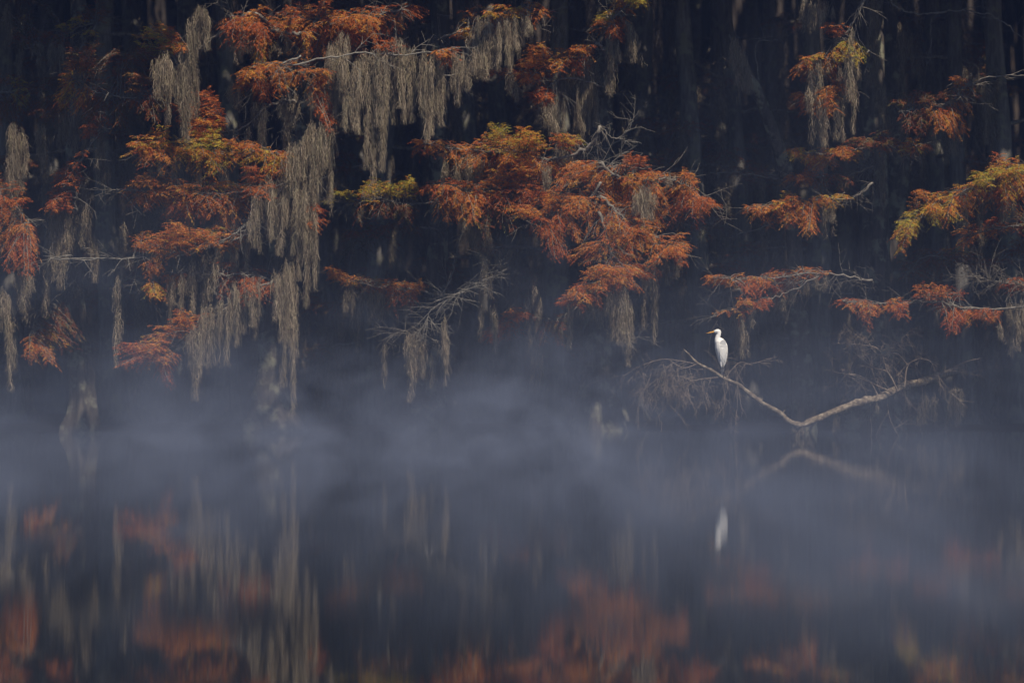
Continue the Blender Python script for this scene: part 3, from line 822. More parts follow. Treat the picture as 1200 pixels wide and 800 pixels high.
# ------------------------------------------------------------------ trunks deeper in the wood
def deep_tree(seed):
    root = empty('cypress_tree', (0, 0, 0))
    h = 15.5
    ph = U(0, 6)
    z = np.linspace(-0.2, h, 9)
    pth = np.stack([0.18 * np.sin(z * .35 + ph), 0.15 * np.cos(z * .3 + ph), z], 1)
    rad = [0.52, 0.27, 0.235, 0.22, 0.21, 0.2, 0.18, 0.15, 0.1]
    mb = MB()
    sp = smooth_path(pth, 34)
    tube(mb, sp, np.interp(np.linspace(0, 1, 34), [0, .03, .1, .3, .6, 1], [.55, .36, .25, .21, .18, .1]), 14, lump=.04, flute=5)
    mb.build('trunk', M_BARK_GREY, root, smooth=True)
    ms, lf = MB(), MB()
    for k in range(9):
        zz = U(1.8, 10)
        a = U(0, 6.28)
        d = np.array([math.cos(a), math.sin(a), U(0.0, 0.35)])
        i = int(np.clip(zz / h * 33, 0, 33))
        st = sp[i]
        L = U(1.0, 2.6)
        br = MB()
        t = np.linspace(0, 1, 9)[:, None]
        limb = st + d * L * t - UP * 0.35 * t ** 2 * L * .6 + rng.normal(0, .03, (9, 3)) * t
        tube(br, limb, np.linspace(0.05, 0.012, 9), 6)
        for _ in range(4):
            twig_spray(br, limb[rng.integers(3, 9)], d + rng.normal(0, .6, 3), U(.3, .8), 1, .009)
        b = br.build('branch', M_LIMB, root)
        for _ in range(rng.integers(3, 6)):
            q = limb[rng.integers(2, 9)]
            moss_tail(ms, q + rng.normal(0, .06, 3), U(.5, 2.6), U(.05, .11), .45, .55, 1.7)  # same moss, darkened so its colour carries the deep shade
        if U(0, 1) < .6:
            lf = MB(); tw = MB()
            foliage_pad(tw, lf, limb, limb[-2], 42, 10, 'd', .6, 60)
            b2 = lf.build('foliage', M_LEAF, b)
    for _ in range(4):
        zz = U(2, 12)
        i = int(np.clip(zz / h * 33, 0, 33))
        a = U(0, 6.28)
        moss_tail(ms, sp[i] + np.array([.2 * math.cos(a), .2 * math.sin(a), 0]), U(.8, 3), U(.05, .12), .45, .55, 1.7)  # trunk moss darkened likewise, shade put into its colour
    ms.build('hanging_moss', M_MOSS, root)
    return root


def children_of(o):
    return [c for c in bpy.data.objects if c.parent == o]


def copy_tree(o, kids, parent=None):
    c = o.copy()
    C.objects.link(c)
    c.parent = parent
    for ch in kids.get(o, []):
        copy_tree(ch, kids, c)
    return c


protos = [deep_tree(i) for i in range(5)]
kids = {}
for o in bpy.data.objects:
    if o.parent: kids.setdefault(o.parent, []).append(o)
dim_labels = ['dim trunk behind the moss at the far left edge', 'dim trunk seen through the gap beside the slender single moss tail', 'dim trunk half hidden behind the low orange spray at left',
              'dim trunk behind the ragged moss tail at left', 'dim trunk in the shade behind the twigs of the left cluster', 'dim trunk right of the longest moss tail, under the yellow twigs', 'pale blurred trunk in the gap right of the longest moss tail',
              'dim trunk behind the bleached twiggy limb', 'dim trunk standing in shade left of the central sprays', 'dim trunk below the left half of the central sprays', 'dim trunk right of the pale torn moss column',
              'wide bluish trunk rising directly left of the egret', 'faint trunk between the central sprays and the egret', 'dim trunk directly behind the egret', 'dim trunk above the middle of the fallen bough',
              'faint trunk between the egret and the leaning dead trunk', 'dim trunk behind the twig tangle of the fallen bough', 'dim trunk under the yellow-tipped bough at right', 'faint trunk behind the low right tiers',
              'dim trunk near the right edge', 'faint trunk right of the dense pelt-like moss column', 'faint trunk behind the small amber spray']
spots = [(22, 70), (135, 69), (165, 74), (205, 71), (262, 69.5), (440, 70), (412, 76), (560, 71), (592, 75), (640, 69), (742, 73), (812, 69.5), (765, 77), (870, 72), (958, 70.5),
         (905, 78), (1085, 72), (1125, 70), (1160, 75), (1182, 69.5), (385, 72), (470, 79)]
for k in range(46):
    Yk = U(76, 104)
    spots.append((600 + U(-1, 1) * (700 + 100), Yk))
placed = []
n_used = 0
for k, (px, Yk) in enumerate(spots):
    x = (px - 600) * Yk / F
    if any((x - a) ** 2 + (Yk - b) ** 2 < 1.1 for a, b in placed):
        continue
    placed.append((x, Yk))
    src = protos[n_used % 5]
    c = src if n_used < 5 else copy_tree(src, kids)
    n_used += 1
    s = U(.85, 1.15) if Yk < 80 else U(1, 1.3)
    c.location = (x, Yk, 0.12)
    c.rotation_euler = (U(-.03, .03), U(-.03, .03), U(0, 6.28))
    c.scale = (s, s, U(1.0, 1.1))
    if k < len(dim_labels):
        tag(c, dim_labels[k], 'tree', 'dim cypresses close behind the lit boughs')
    else:
        tag(c, 'dark cypress trunk standing deep in the gloom of the swamp forest', 'tree', 'dark cypresses deep in the forest')


def clump_mass(mb, n, lo, hi, size, tone):
    c = U(np.array(lo), np.array(hi), (n, 3))
    d = rand_unit(n)
    d[:, 2] *= .5
    leaves(mb, c, d, U(.5, 1.3, n) * size, U(.16, .4, n) * size, tone_colors(tone, n), .15)


# unseen canopy added to shade the wood, and the far wood behind it
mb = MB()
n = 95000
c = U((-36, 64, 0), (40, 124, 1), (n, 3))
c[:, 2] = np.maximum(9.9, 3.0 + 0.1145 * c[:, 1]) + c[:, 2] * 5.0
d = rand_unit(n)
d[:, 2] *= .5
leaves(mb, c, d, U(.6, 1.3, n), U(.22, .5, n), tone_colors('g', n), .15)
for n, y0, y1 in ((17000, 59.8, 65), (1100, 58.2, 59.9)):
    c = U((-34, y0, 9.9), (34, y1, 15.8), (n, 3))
    c[:, 1] -= (c[:, 2] - 9.9) * .62            # front edge slanted along the sun's rays to keep the trunks shaded
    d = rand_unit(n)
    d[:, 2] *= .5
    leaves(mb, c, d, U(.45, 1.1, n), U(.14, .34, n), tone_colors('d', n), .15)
tag(mb.build('shade_canopy', M_LEAF), 'unseen roof of dark leaves added to shade the swamp forest', kind='stuff')
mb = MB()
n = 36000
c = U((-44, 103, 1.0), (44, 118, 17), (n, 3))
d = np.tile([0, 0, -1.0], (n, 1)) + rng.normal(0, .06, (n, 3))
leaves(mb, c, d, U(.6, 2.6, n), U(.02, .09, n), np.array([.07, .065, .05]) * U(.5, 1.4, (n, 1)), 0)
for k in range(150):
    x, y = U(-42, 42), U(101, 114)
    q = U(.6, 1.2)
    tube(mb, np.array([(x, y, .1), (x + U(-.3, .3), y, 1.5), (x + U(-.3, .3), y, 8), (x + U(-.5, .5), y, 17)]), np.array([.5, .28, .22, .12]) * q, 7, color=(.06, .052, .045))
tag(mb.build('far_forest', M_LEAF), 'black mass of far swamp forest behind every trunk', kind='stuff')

# ------------------------------------------------------------------ spanish moss hanging from the lit boughs
def moss(label, tails, Y=60.2, dens=1.0, tone=1.0, wid=1.0, group='grey moss hanging from the cypress boughs'):
    """tails: (px, top, bottom, half width px)"""
    s = Y / F
    xs = [t[0] for t in tails]
    Yl = lean(Y, min(t[1] for t in tails))
    s = Yl / F
    top = P(sum(xs) / len(xs), min(t[1] for t in tails), Yl)
    mb = MB()
    for (px, ty, by, hw) in tails:
        p = P(px, ty, Yl + U(-.15, .15))
        L = (by - ty) * s
        R = hw * s
        moss_tail(mb, p, L, R * U(.65, .95), dens, tone * U(.85, 1.08), wid)
        for _ in range(max(3, int(hw / 1.6))):          # shorter tatters beside the main tail
            moss_tail(mb, p + np.array([U(-1, 1) * R, U(-.12, .12), U(-.14, .05) - (L * U(0, .45) if U(0, 1) < .35 else 0)]), L * U(.25, .62), R * U(.14, .4), dens, tone * U(.75, 1.1), wid)
    x0, x1 = min(xs), max(xs)
    if len(tails) > 2 and x1 - x0 < 16 * len(tails):      # thin wisps that knit the tails into one curtain
        for _ in range(int(1.5 * len(tails))):
            q = tails[rng.integers(0, len(tails))]
            p = P(q[0] + U(-10, 10), q[1] + U(-6, 30), Yl + U(-.25, .25))
            moss_tail(mb, p, (q[2] - q[1]) * s * U(.3, .85), U(.02, .05), dens, tone * U(.75, 1.05), wid)
    o = mb.build('spanish_moss', M_MOSS, None, top)
    o.location = tuple(top)
    tag(o, label, 'moss', group)
    return o


moss('broad moss curtain with two long points under the top orange bough', [(405, 62, 150, 9), (420, 72, 158, 8), (437, 62, 217, 8), (455, 66, 203, 9), (446, 60, 150, 9), (428, 62, 130, 10), (412, 88, 155, 5)], 60.3)
moss('moss curtain in front of the grey trunk at top, right of the two long points', [(470, 48, 128, 8), (480, 58, 145, 7), (498, 62, 168, 9), (515, 66, 150, 8), (505, 100, 160, 8), (533, 62, 122, 6)], 60.5)
moss('thin short moss tips at the right end of the pale top limb', [(541, 62, 105, 3), (549, 72, 108, 3), (556, 60, 88, 3)], 60.4)
moss('tangled moss behind the sprays just left of the broad top curtain', [(392, 52, 140, 8), (385, 70, 128, 5), (400, 40, 100, 8), (378, 100, 140, 5), (365, 98, 130, 4)], 60.9)
moss('dense moss column like a hung pelt beside the yellow twigs', [(365, 150, 238, 7), (376, 147, 242, 8), (384, 150, 240, 5), (370, 145, 200, 8), (358, 158, 212, 5)], 60)
moss('narrow moss fall just left of the dense pelt-like column', [(346, 168, 240, 6), (351, 170, 262, 4), (338, 172, 215, 4)], 59.9)
moss('wide moss drape on the right flank of the big orange left cluster', [(312, 208, 285, 8), (326, 212, 300, 7), (340, 222, 305, 8), (304, 220, 262, 6), (298, 232, 292, 5), (333, 206, 250, 8)], 59.7)
moss('longest moss tail ending in a thread just above the mist', [(339, 308, 455, 8.5), (341, 340, 490, 5), (334, 312, 395, 6), (328, 322, 402, 5)], 59.2)
moss('thick moss tail hanging right of the longest one, ending higher', [(361, 222, 362, 6.5), (355, 220, 330, 7), (368, 232, 342, 4), (350, 228, 300, 5)], 59.4)
moss('ragged moss tail under the low orange spray, tip near the mist', [(227, 382, 470, 6.5), (222, 392, 445, 5), (233, 385, 440, 4)], 59.5)
moss('row of short moss points right of the low orange spray', [(247, 360, 432, 6), (258, 358, 432, 5), (268, 350, 430, 4), (239, 355, 415, 4)], 59.6)
moss('cluster of moss ends under the tangle of bare red twigs', [(275, 332, 408, 5), (287, 328, 392, 6), (297, 330, 384, 4), (303, 328, 372, 3)], 59.6)
moss('moss strands among the bare twigs below the third orange tier', [(240, 298, 365, 5), (226, 308, 372, 5), (212, 318, 372, 4), (200, 320, 380, 3), (251, 300, 345, 4)], 60)
moss('thin moss wisps behind the lower left orange tiers', [(196, 230, 262, 6), (222, 245, 300, 5), (255, 250, 322, 6), (273, 255, 338, 5), (286, 262, 330, 5)], 60.4)
moss('moss wisps between the yellow tier and the orange tier', [(205, 190, 218, 7), (232, 192, 222, 6), (262, 194, 224, 6), (290, 192, 222, 7), (178, 194, 222, 4)], 60.8)
moss('moss hanging from the raised limb at upper left, frayed at both sides', [(192, 64, 118, 6), (198, 68, 148, 4), (184, 70, 112, 4)], 60.2)
moss('tall grey moss sleeve with a rounded top at upper left', [(233, 8, 70, 9), (228, 20, 95, 9), (222, 60, 168, 7), (214, 78, 150, 7), (240, 10, 60, 6)], 60.5, tone=.8)
moss('moss tufts in the gap below the top bough', [(272, 30, 60, 6), (285, 36, 62, 7), (290, 45, 64, 6), (326, 50, 58, 3)], 61)
moss('moss streaming down a slanted limb between the top and lower sprays', [(270, 98, 120, 4), (280, 108, 126, 5), (300, 120, 150, 5), (310, 128, 168, 6), (335, 118, 165, 6), (345, 112, 150, 5)], 61)
moss('slender single moss tail hanging left of the low orange spray', [(138, 325, 398, 4), (139, 360, 432, 2.5)], 60.4)
moss('small moss wisp above the slender single tail', [(146, 262, 318, 3.5), (142, 272, 340, 2.5)], 61)
moss('yellowish moss tuft right of the bare left trunk', [(113, 282, 332, 4.5), (110, 286, 315, 3)], 62, tone=.85)
moss('long narrow moss tail at the far left edge', [(11, 372, 460, 4), (7, 345, 400, 7), (2, 340, 390, 6)], 60.3)
moss('moss hanging below the left-edge orange bough', [(30, 312, 378, 4), (22, 312, 365, 5), (34, 320, 350, 3)], 60.6)
moss('heavy dull moss over the left-edge orange bough', [(15, 148, 236, 9), (25, 152, 225, 7), (12, 190, 262, 6), (30, 165, 205, 5)], 61.2, tone=.85)
moss('moss bundle with a knotted end above the bare left trunk', [(50, 155, 202, 6), (52, 180, 215, 4), (46, 150, 190, 4)], 62, tone=.8)
moss('shaggy moss mass wrapping the bare left trunk', [(70, 222, 300, 9), (80, 215, 310, 9), (64, 240, 330, 7), (90, 205, 285, 7), (74, 260, 340, 6), (98, 212, 290, 6), (60, 262, 372, 6)], 62, tone=.85, wid=1.2)
moss('faint moss fringe under the top left olive twigs', [(45, 50, 80, 6), (60, 50, 92, 5), (72, 52, 90, 5), (22, 60, 90, 4), (10, 8, 50, 6)], 63, tone=.7)
moss('dusky moss strands under the brown upper left foliage', [(82, 130, 170, 6), (95, 128, 175, 6), (70, 138, 178, 5), (105, 132, 165, 5), (118, 140, 210, 5), (124, 190, 235, 5)], 62.4, tone=.75)
moss('moss curtain under the small top centre sprays', [(560, 24, 92, 9), (572, 22, 82, 8), (552, 38, 75, 6), (583, 28, 84, 6), (566, 60, 96, 5)], 61.4)
moss('moss tails left of the thin upright twig at top centre', [(594, 18, 78, 7), (603, 18, 60, 6), (598, 40, 86, 5), (618, 16, 44, 6), (615, 24, 40, 4)], 61.4)
moss('small ragged moss tuft under the left end of the upper red spray', [(597, 88, 108, 6), (604, 92, 120, 4), (618, 92, 106, 3)], 61.4)
moss('moss sheaf beneath the hooked red twig at upper centre', [(645, 122, 150, 6), (647, 128, 160, 5), (652, 118, 155, 5), (637, 124, 140, 3)], 61.4)
moss('wide dim moss sheet right of the upper red spray', [(672, 74, 150, 9), (684, 64, 155, 9), (662, 84, 140, 7), (694, 74, 150, 8), (656, 92, 132, 5), (680, 100, 165, 8)], 62.2, tone=.8)
moss('faint moss tail high between the two top centre sprays', [(657, 26, 58, 6), (653, 32, 62, 4)], 63.5, tone=.7)
moss('moss falls below the topmost right-of-centre spray', [(718, 42, 84, 6), (716, 70, 112, 6), (738, 28, 62, 7), (743, 40, 74, 4), (712, 92, 110, 4)], 62, tone=.85)
moss('pale torn moss column hanging from the foot of the central sprays', [(721, 338, 402, 10), (727, 342, 430, 6), (714, 338, 400, 7), (732, 338, 392, 6), (725, 345, 415, 7)], 59.2)
moss('thin moss tail at the lower left tip of the central sprays', [(671, 348, 410, 4), (668, 345, 380, 3)], 59.4)
moss('short moss combs just left of the pale torn column', [(686, 340, 372, 5), (696, 338, 366, 5), (704, 338, 385, 5), (680, 345, 376, 3)], 59.4)
moss('moss tails below the right end of the central sprays', [(766, 305, 405, 4.5), (760, 300, 345, 5), (781, 295, 335, 3), (795, 288, 325, 3)], 59.7, tone=.9)
moss('pale moss panel hanging between the two left tiers of the central sprays', [(553, 182, 232, 7), (563, 184, 222, 6), (542, 186, 210, 5), (534, 196, 228, 5), (524, 190, 212, 5), (574, 190, 225, 4)], 61)
moss('rounded moss clump caught among the right central sprays', [(755, 218, 258, 8), (762, 220, 258, 7), (748, 224, 252, 6), (784, 210, 224, 5)], 59.6)
moss('moss peaks standing behind the crest of the central sprays', [(668, 162, 205, 5), (662, 172, 210, 5), (675, 172, 205, 4)], 61.2, tone=.85)
moss('moss knot half buried in the upper left of the central sprays', [(640, 196, 225, 6)], 59.9, tone=.9)
moss('moss knot half buried in the very middle of the central sprays', [(716, 255, 282, 5), (735, 245, 275, 5)], 59.9, tone=.9)
moss('small moss knot left of the middle of the central sprays', [(690, 240, 265, 5), (683, 236, 258, 4)], 59.9, tone=.9)
moss('wedge of moss drawn to a brown point low left of centre', [(479, 392, 440, 6), (485, 394, 472, 4.5), (491, 392, 442, 5), (497, 398, 445, 3)], 61.2)
moss('slim pale moss tail under the bleached limb', [(521, 372, 428, 4), (522, 390, 454, 3)], 60.8)
moss('tiny moss thread hanging alone near the mist, left of centre', [(451, 400, 456, 2)], 61.6)
moss('fringe of short moss under the small amber spray', [(412, 335, 395, 4), (424, 342, 372, 5), (435, 344, 382, 5), (447, 344, 378, 5), (458, 348, 372, 4), (476, 345, 380, 4), (405, 340, 368, 3)], 62, tone=.85)
moss('two thin moss tails beside the small red sprays low at centre', [(580, 360, 415, 3.5), (565, 322, 402, 3), (568, 300, 345, 4)], 61)
moss('moss tuft low at centre hanging from a steep bare twig', [(627, 338, 388, 6), (630, 350, 402, 4), (619, 345, 405, 3), (626, 395, 460, 5)], 62.5, tone=.8)
moss('moss sprigs behind the bleached limb', [(555, 330, 358, 4), (565, 326, 350, 4)], 61.4, tone=.8)
moss('dull moss in the shade under the left end of the central sprays', [(548, 255, 290, 5), (560, 256, 296, 5), (572, 258, 300, 4)], 61.4, tone=.8)
moss('beard of moss below the upper right orange twigs', [(962, 115, 172, 5), (967, 128, 175, 3), (985, 98, 168, 5.5), (978, 110, 150, 5), (972, 112, 140, 4)], 61.2)
moss('moss strands left of the upper right beard', [(949, 82, 112, 4), (948, 110, 132, 4), (961, 72, 108, 4), (953, 100, 122, 3)], 61.3)
moss('thin plumb moss line dropping beside the broad right trunk', [(998, 36, 120, 3.5), (1000, 90, 158, 3), (992, 60, 110, 3)], 61.2)
moss('moss tuft with a pointed end at the very top right of centre', [(957, 4, 38, 6), (950, 2, 28, 4), (965, 6, 26, 4), (940, 0, 25, 3)], 62)
moss('pale moss cape on the tip of the leaning dead trunk', [(864, 48, 102, 6), (870, 62, 108, 7), (876, 78, 112, 5), (860, 42, 84, 4)], 63.3)
moss('moss tag under the middle right tier', [(972, 238, 262, 6), (966, 242, 268, 3), (948, 262, 278, 3)], 61.2)
moss('moss tail hanging just right of and above the white egret', [(868, 365, 412, 6), (870, 370, 422, 3), (880, 360, 385, 4)], 61)
moss('faint moss fringe under the long low orange tier above the egret', [(900, 342, 366, 5), (915, 340, 362, 5), (930, 338, 356, 5), (945, 332, 350, 4), (958, 322, 340, 4)], 61.4, tone=.8)
moss('small moss tails on the twiggy right edge', [(1183, 355, 405, 4), (1192, 360, 412, 3.5), (1172, 372, 398, 3), (1198, 352, 392, 3)], 60.8)
moss('dim moss under the upper right orange patch', [(1095, 150, 178, 6), (1108, 152, 192, 6), (1120, 150, 184, 5), (1155, 100, 170, 5)], 66, tone=.8)
moss('moss inside the yellow-tipped right-edge bough', [(1148, 232, 262, 6), (1130, 240, 265, 4), (1176, 232, 262, 5)], 61.2, tone=.85)
moss('olive moss hanging low over the water at right, past the fallen limb', [(1120, 452, 500, 5), (1124, 458, 497, 4), (1085, 462, 498, 5), (1093, 465, 494, 4)], 62.5, tone=.85)
moss('moss strip running down the front of the broad right trunk', [(1028, 40, 130, 5), (1024, 0, 80, 6), (1034, 100, 190, 4), (1032, 180, 260, 4)], 64, tone=.7)
moss('moss strip on the dim trunk beside the broad one', [(1056, 30, 100, 5), (1058, 80, 160, 4), (1068, 40, 78, 3)], 66.5, tone=.7)

# ------------------------------------------------------------------ fallen limb in the water
Yb = 60.0
rb = empty('fallen_branch', tuple(P(935, 500, Yb)))
tag(rb, 'forked dead bough lying half in the lake beneath the white egret', 'branch')
ob = np.array(rb.location)
mb = MB()
right = smooth_path(px_path([(932, 499, 60), (945, 496, 60.1), (970, 485, 60.4), (1005, 472, 60.8), (1030, 466, 61.2), (1060, 452, 61.7), (1085, 446, 62.8), (1104, 439, 64.6), (1130, 429, 67.5)], Yb), 44)
tube(mb, right, np.linspace(3.3, 5.4, 44) / 62, 12, lump=.2)
mb.build('thick_limb', M_LOG, rb, ob, smooth=True)
mb = MB()
left = smooth_path(px_path([(938, 499, 60), (925, 494, 60), (914, 484, 60), (893, 472, 60), (877, 460, 60), (864, 450, 60), (849, 443.5, 60), (834, 434, 60), (818, 426, 60), (808, 416, 60), (801, 409, 60)], Yb), 60)
tube(mb, left, np.interp(np.linspace(0, 1, 60), [0, .1, .5, .8, 1], [4.0, 3.1, 2.4, 1.6, .7]) / 62, 8, lump=.16)
for k in range(9):                                   # broken stubs
    i = rng.integers(6, 52)
    e = left[i] + np.array([U(-.08, .08), U(-.06, .06), U(.03, .1) * rng.choice([-1, 1, 1])])
    tube(mb, np.array([left[i], e]), [.018, .008], 5)
mb.build('slender_limb', M_LOG, rb, ob, smooth=True)
mb = MB()
for pts, r in (([(818, 426), (803, 431), (794, 428), (785, 422)], .9), ([(845, 442), (830, 443), (812, 446), (800, 452)], .8), ([(820, 428), (805, 424), (775, 421), (748, 430), (730, 441)], .6),
               ([(812, 446), (790, 440), (770, 444)], .5), ([(849, 444), (866, 425), (882, 428)], .4)):
    sp = smooth_path(px_path(pts, Yb), 16)
    tube(mb, sp, np.linspace(r, r * .5, 16) / 62, 5)
    for k in range(7):
        i = rng.integers(2, 16)
        twig_spray(mb, sp[i], np.array([U(-.9, .3), U(-.5, .5), U(-.8, .25)]), U(.3, .6), 2, .006, .65, .35, .13)
mb.build('twig', M_TWIG, rb, ob)
mb = MB()
for k in range(24):      # hanging fans of dead twigs
    x = rng.choice([765, 778, 795, 806, 822, 848, 856, 866]) + U(-4, 4)
    y = 430 + U(-4, 18) + (10 if x > 840 else 0)
    twig_spray(mb, P(x, y, Yb + U(-.3, .3)), np.array([U(-.5, .4), U(-.4, .4), -1]), U(.35, .6), 2, .0055, .5, .25, .12)
for k in range(5):
    twig_spray(mb, P(851 + U(-4, 4), 443, Yb), np.array([U(-.8, .9), U(-.4, .4), 1]), U(.3, .6), 1, .005, .4, -.1, .1)
mb.build('twig', M_TWIG, rb, ob)
mb = MB()
for (x, y, dx, dz) in ((1052, 458, -.6, 1), (1060, 452, -.1, 1), (1046, 460, -1, .6), (1075, 450, .2, 1), (1085, 446, -.5, .9), (1035, 464, -.7, .8), (1068, 450, -.9, .5), (1095, 442, .3, .4), (1100, 440, .5, -.8), (1080, 450, .1, -1), (1020, 470, .1, -1), (1040, 462, -.2, -1), (1060, 456, .3, -1)):
    twig_spray(mb, P(x, y, 61.3 + U(-.2, .2)), np.array([dx, U(-.4, .4), dz]), U(.6, .95), 2, .008, .6, .1, .16)
for pts in ([(1052, 458), (1040, 436), (1022, 430), (1000, 412)], [(1060, 452), (1064, 428), (1080, 420), (1092, 424)], [(1046, 460), (1020, 448), (1000, 440), (978, 436)], [(1030, 466), (1018, 446), (995, 438), (984, 448)],
            [(1040, 436), (1030, 410), (1010, 404), (982, 402)], [(1064, 428), (1050, 414), (1028, 415), (1015, 396)]):
    sp = smooth_path(px_path(pts, 61.2), 14)
    tube(mb, sp, np.linspace(1.1, .4, 14) / 62, 4)
    for k in range(6):
        twig_spray(mb, sp[rng.integers(4, 14)], np.array([U(-.9, .4), U(-.4, .4), U(-.6, .7)]), U(.25, .5), 2, .0055, .7, .15, .15)
mb.build('twig', M_TWIG, rb, ob)
tufts = [(right[rng.integers(3, 30)] - np.array([0, 0, .03]), U(.12, .4), .05) for k in range(9)]
tufts += [(P(U(930, 943), 500, 60), U(.08, .14), .04) for k in range(4)]
tufts += [(P(x + U(-3, 3), 434, 60), U(.25, .5), .045) for x in (776, 800, 852)]
for p, L_, R_ in tufts:
    mb = MB()
    moss_tail(mb, p, L_, R_, .7, .8)
    mb.build('moss_tuft', M_MOSS, rb, ob)

# ------------------------------------------------------------------ the egret
def simple_mat(name, col, rough=.6):
    m, nt, b = new_mat(name)
    n = N(nt, 'ShaderNodeTexNoise', Scale=60.0, Detail=4.0)
    tc = N(nt, 'ShaderNodeTexCoord')
    r = ramp(nt, [(0.3, tuple(c * .88 for c in col)), (0.7, tuple(min(1, c * 1.05) for c in col))])
    nt.links.new(tc.outputs['Object'], n.inputs['Vector'])
    nt.links.new(n.outputs['Fac'], r.inputs[0])
    nt.links.new(r.outputs[0], b.inputs['Base Color'])
    b.inputs['Roughness'].default_value = rough
    return m


M_WHITE = simple_mat('white_feathers', (.9, .9, .9), .8)
M_BILL = simple_mat('yellow_bill', (.75, .36, .03), .4)
M_LEGS = simple_mat('black_legs', (.15, .15, .16), .5)
M_EYE = simple_mat('eye', (.5, .4, .05), .2)
M_LORE = simple_mat('greenish_lore', (.35, .36, .1), .5)
Ye = 60.0
eg = empty('great_egret', tuple(P(846.3, 442, Ye)))
tag(eg, 'tall white egret with a yellow bill perched upright on the fallen bough', 'bird')
oe = np.array(eg.location)


def loft(mb, rings, sides=16):
    """rings: (px, py, dy, half x px, half depth px) -> horizontal-ish ellipses, closed at both ends"""
    v = []
    th = np.linspace(0, 2 * math.pi, sides, endpoint=False)
    for (x, y, dy, a, b) in rings:
        c = P(x, y, Ye)
        for t in th:
            v.append(c + np.array([a * math.cos(t) / 62, dy / 62 + b * math.sin(t) / 62, 0]))
    n = len(rings)
    v = np.array(v)
    idx = np.arange(n * sides).reshape(n, sides)
    q = np.stack([idx[:-1], np.roll(idx[:-1], -1, 1), np.roll(idx[1:], -1, 1), idx[1:]], -1).reshape(-1, 4)
    mb.add(v, q)
    for k in (0, n - 1):
        cv = np.vstack([v[k * sides:(k + 1) * sides], v[k * sides:(k + 1) * sides].mean(0)])
        b = np.arange(sides)
        tri = np.stack([b, (b + 1) % sides, np.full(sides, sides)], 1)
        mb.add(cv, tri)


mb = MB()
loft(mb, [(844.0, 395.6, 0, .8, .8), (844.4, 397, 0, 3.4, 3.4), (844.4, 400, 0, 5.9, 5.4), (845.0, 404, 0, 7.3, 6.3), (845.3, 408, 0, 7.6, 6.6), (845.7, 412, 0, 7.2, 6.3),
          (846.1, 416, 0, 6.4, 5.6), (846.2, 420, 0, 5.4, 4.8), (846.2, 424, 0, 4.0, 3.5), (846.6, 428, 0, 2.0, 1.8), (847.0, 430.6, 0, .7, .7)])
tube(mb, smooth_path(px_path([(844.5, 406), (841.5, 402), (840.6, 398), (841.2, 394.5), (842.2, 391.6), (842.0, 389.4)], Ye), 24), np.interp(np.linspace(0, 1, 24), [0, .25, .5, .75, 1], [4.2, 3.9, 3.0, 2.6, 2.6]) / 62, 14)
hd = smooth_path(px_path([(844.3, 390.5), (842.6, 388.6), (840.4, 388.2), (838.2, 388.5), (836.4, 388.9)], Ye), 14)
tube(mb, hd, np.interp(np.linspace(0, 1, 14), [0, .25, .5, .8, 1], [1.2, 2.6, 2.75, 1.9, 1.0]) / 62, 14)
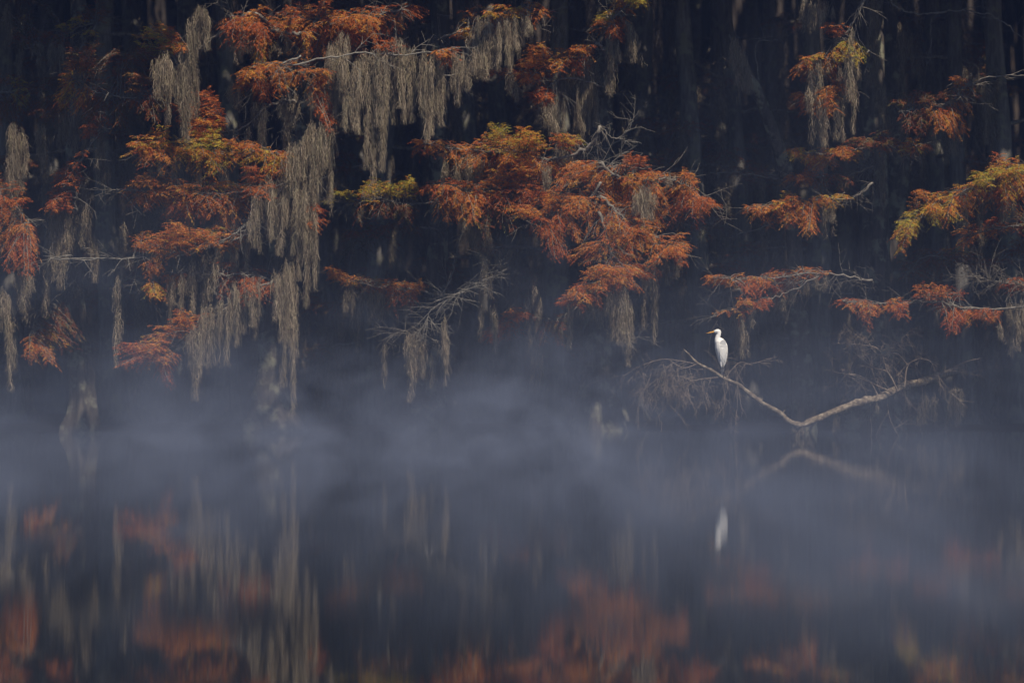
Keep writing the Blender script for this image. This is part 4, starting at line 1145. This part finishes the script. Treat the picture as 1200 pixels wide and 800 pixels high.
# thighs
for sx, sy in ((844.6, -1.6), (847.4, 1.6)):
    p = px_path([(sx, 420), (sx + .2, 426), (846.0 + (sx - 846) * .5, 430)], Ye); p[:, 1] += sy / 62
    tube(mb, smooth_path(p, 10), np.linspace(2.4, .7, 10) / 62, 10)
body = mb.build('body', M_WHITE, eg, oe, smooth=True)
md = body.modifiers.new('remesh', 'REMESH'); md.mode = 'VOXEL'; md.voxel_size = .007; md.use_smooth_shade = True
sm = body.modifiers.new('smooth', 'SMOOTH'); sm.iterations = 5; sm.factor = .5
mb = MB()
bl = smooth_path(px_path([(837.2, 388.8), (833.5, 389.4), (830.5, 390.0), (827.8, 390.4)], Ye), 12)
tube(mb, bl, np.linspace(1.25, .15, 12) / 62, 8)
mb.build('bill', M_BILL, eg, oe, smooth=True)
for s in (-1, 1):
    mb = MB()
    c = P(838.6, 387.9, Ye) + np.array([0, s * 1.75 / 62, 0])
    tube(mb, np.array([c - [0, s * .5 / 62, 0], c, c + [0, s * .18 / 62, 0]]), np.array([.55, .5, .15]) / 62, 8)
    mb.build('eye', M_EYE, eg, oe, smooth=True)
    mb = MB()
    tube(mb, px_path([(838, 388.4), (836.6, 388.6)], Ye) + np.array([0, s * 1.05 / 62, 0]), np.array([.7, .45]) / 62, 8)
    mb.build('lore', M_LORE, eg, oe, smooth=True)
    # folded wing: overlapping long feathers laid down the side of the body
    mb = MB()
    for row, (n, y0, L) in enumerate(((9, 398, 12), (10, 403, 16), (11, 408, 21))):
        for k in range(n):
            u = k / (n - 1)
            x0 = (844.6 + 4.6 * u) if row == 0 else (844.0 + 6.8 * u)
            yy = y0 + 1.5 * abs(u - .5) * 2 + row * .2
            side = s * (math.sqrt(max(0.05, 1 - ((x0 - 845.8) / 8.2) ** 2)) * 6.6 + .35 - row * .18)
            a = P(x0, yy, Ye) + np.array([0, side / 62, 0])
            e = P(846.9 + (x0 - 846.9) * .12 + (1 - u) * .2, min(yy + L, 431.5 - (1 - u) * 3), Ye) + np.array([0, side * .22 / 62, 0])
            m_ = (a * .45 + e * .55) + np.array([(x0 - 845.8) * .30 / 62, side * .16 / 62, 0])
            sp = smooth_path([a, m_, e], 6)
            w = np.array([.7, 1.1, 1.2, 1.0, .7, .12]) / 62
            dx = np.array([1, 0, 0])
            nrm = np.array([0, s * .25 / 62, 0])
            v = np.concatenate([sp - dx * w[:, None], sp + nrm, sp + dx * w[:, None]])
            i = np.arange(5)
            mb.add(v, np.concatenate([np.stack([i, i + 6, i + 7, i + 1], 1), np.stack([i + 6, i + 12, i + 13, i + 7], 1)]))
    w_ = mb.build('wing', M_WHITE, eg, oe)
for s, x0, x1 in ((-1, 845.4, 845.6), (1, 847.4, 847.0)):
    mb = MB()
    p = px_path([(x0, 428), (x0 + .4, 433), (x1, 437), (x1, 441.6)], Ye); p[:, 1] += s * 1.1 / 62
    tube(mb, smooth_path(p, 12), np.array([.8, .65, .55, .5, .52, .75, .6, .5, .48, .48, .5, .55]) / 62, 6)
    base = p[-1]
    for dxx, dyy in ((-2.2, -.7), (-2.4, .2), (-2.0, 1.0), (1.6, .2)):
        tube(mb, smooth_path([base, base + np.array([dxx * .5, dyy * .6, .1]) / 62, base + np.array([dxx, dyy, -.9 * (-1 if dxx < 0 else 1)]) / 62], 5), np.linspace(.35, .15, 5) / 62, 5)
    mb.build('leg', M_LEGS, eg, oe, smooth=True)
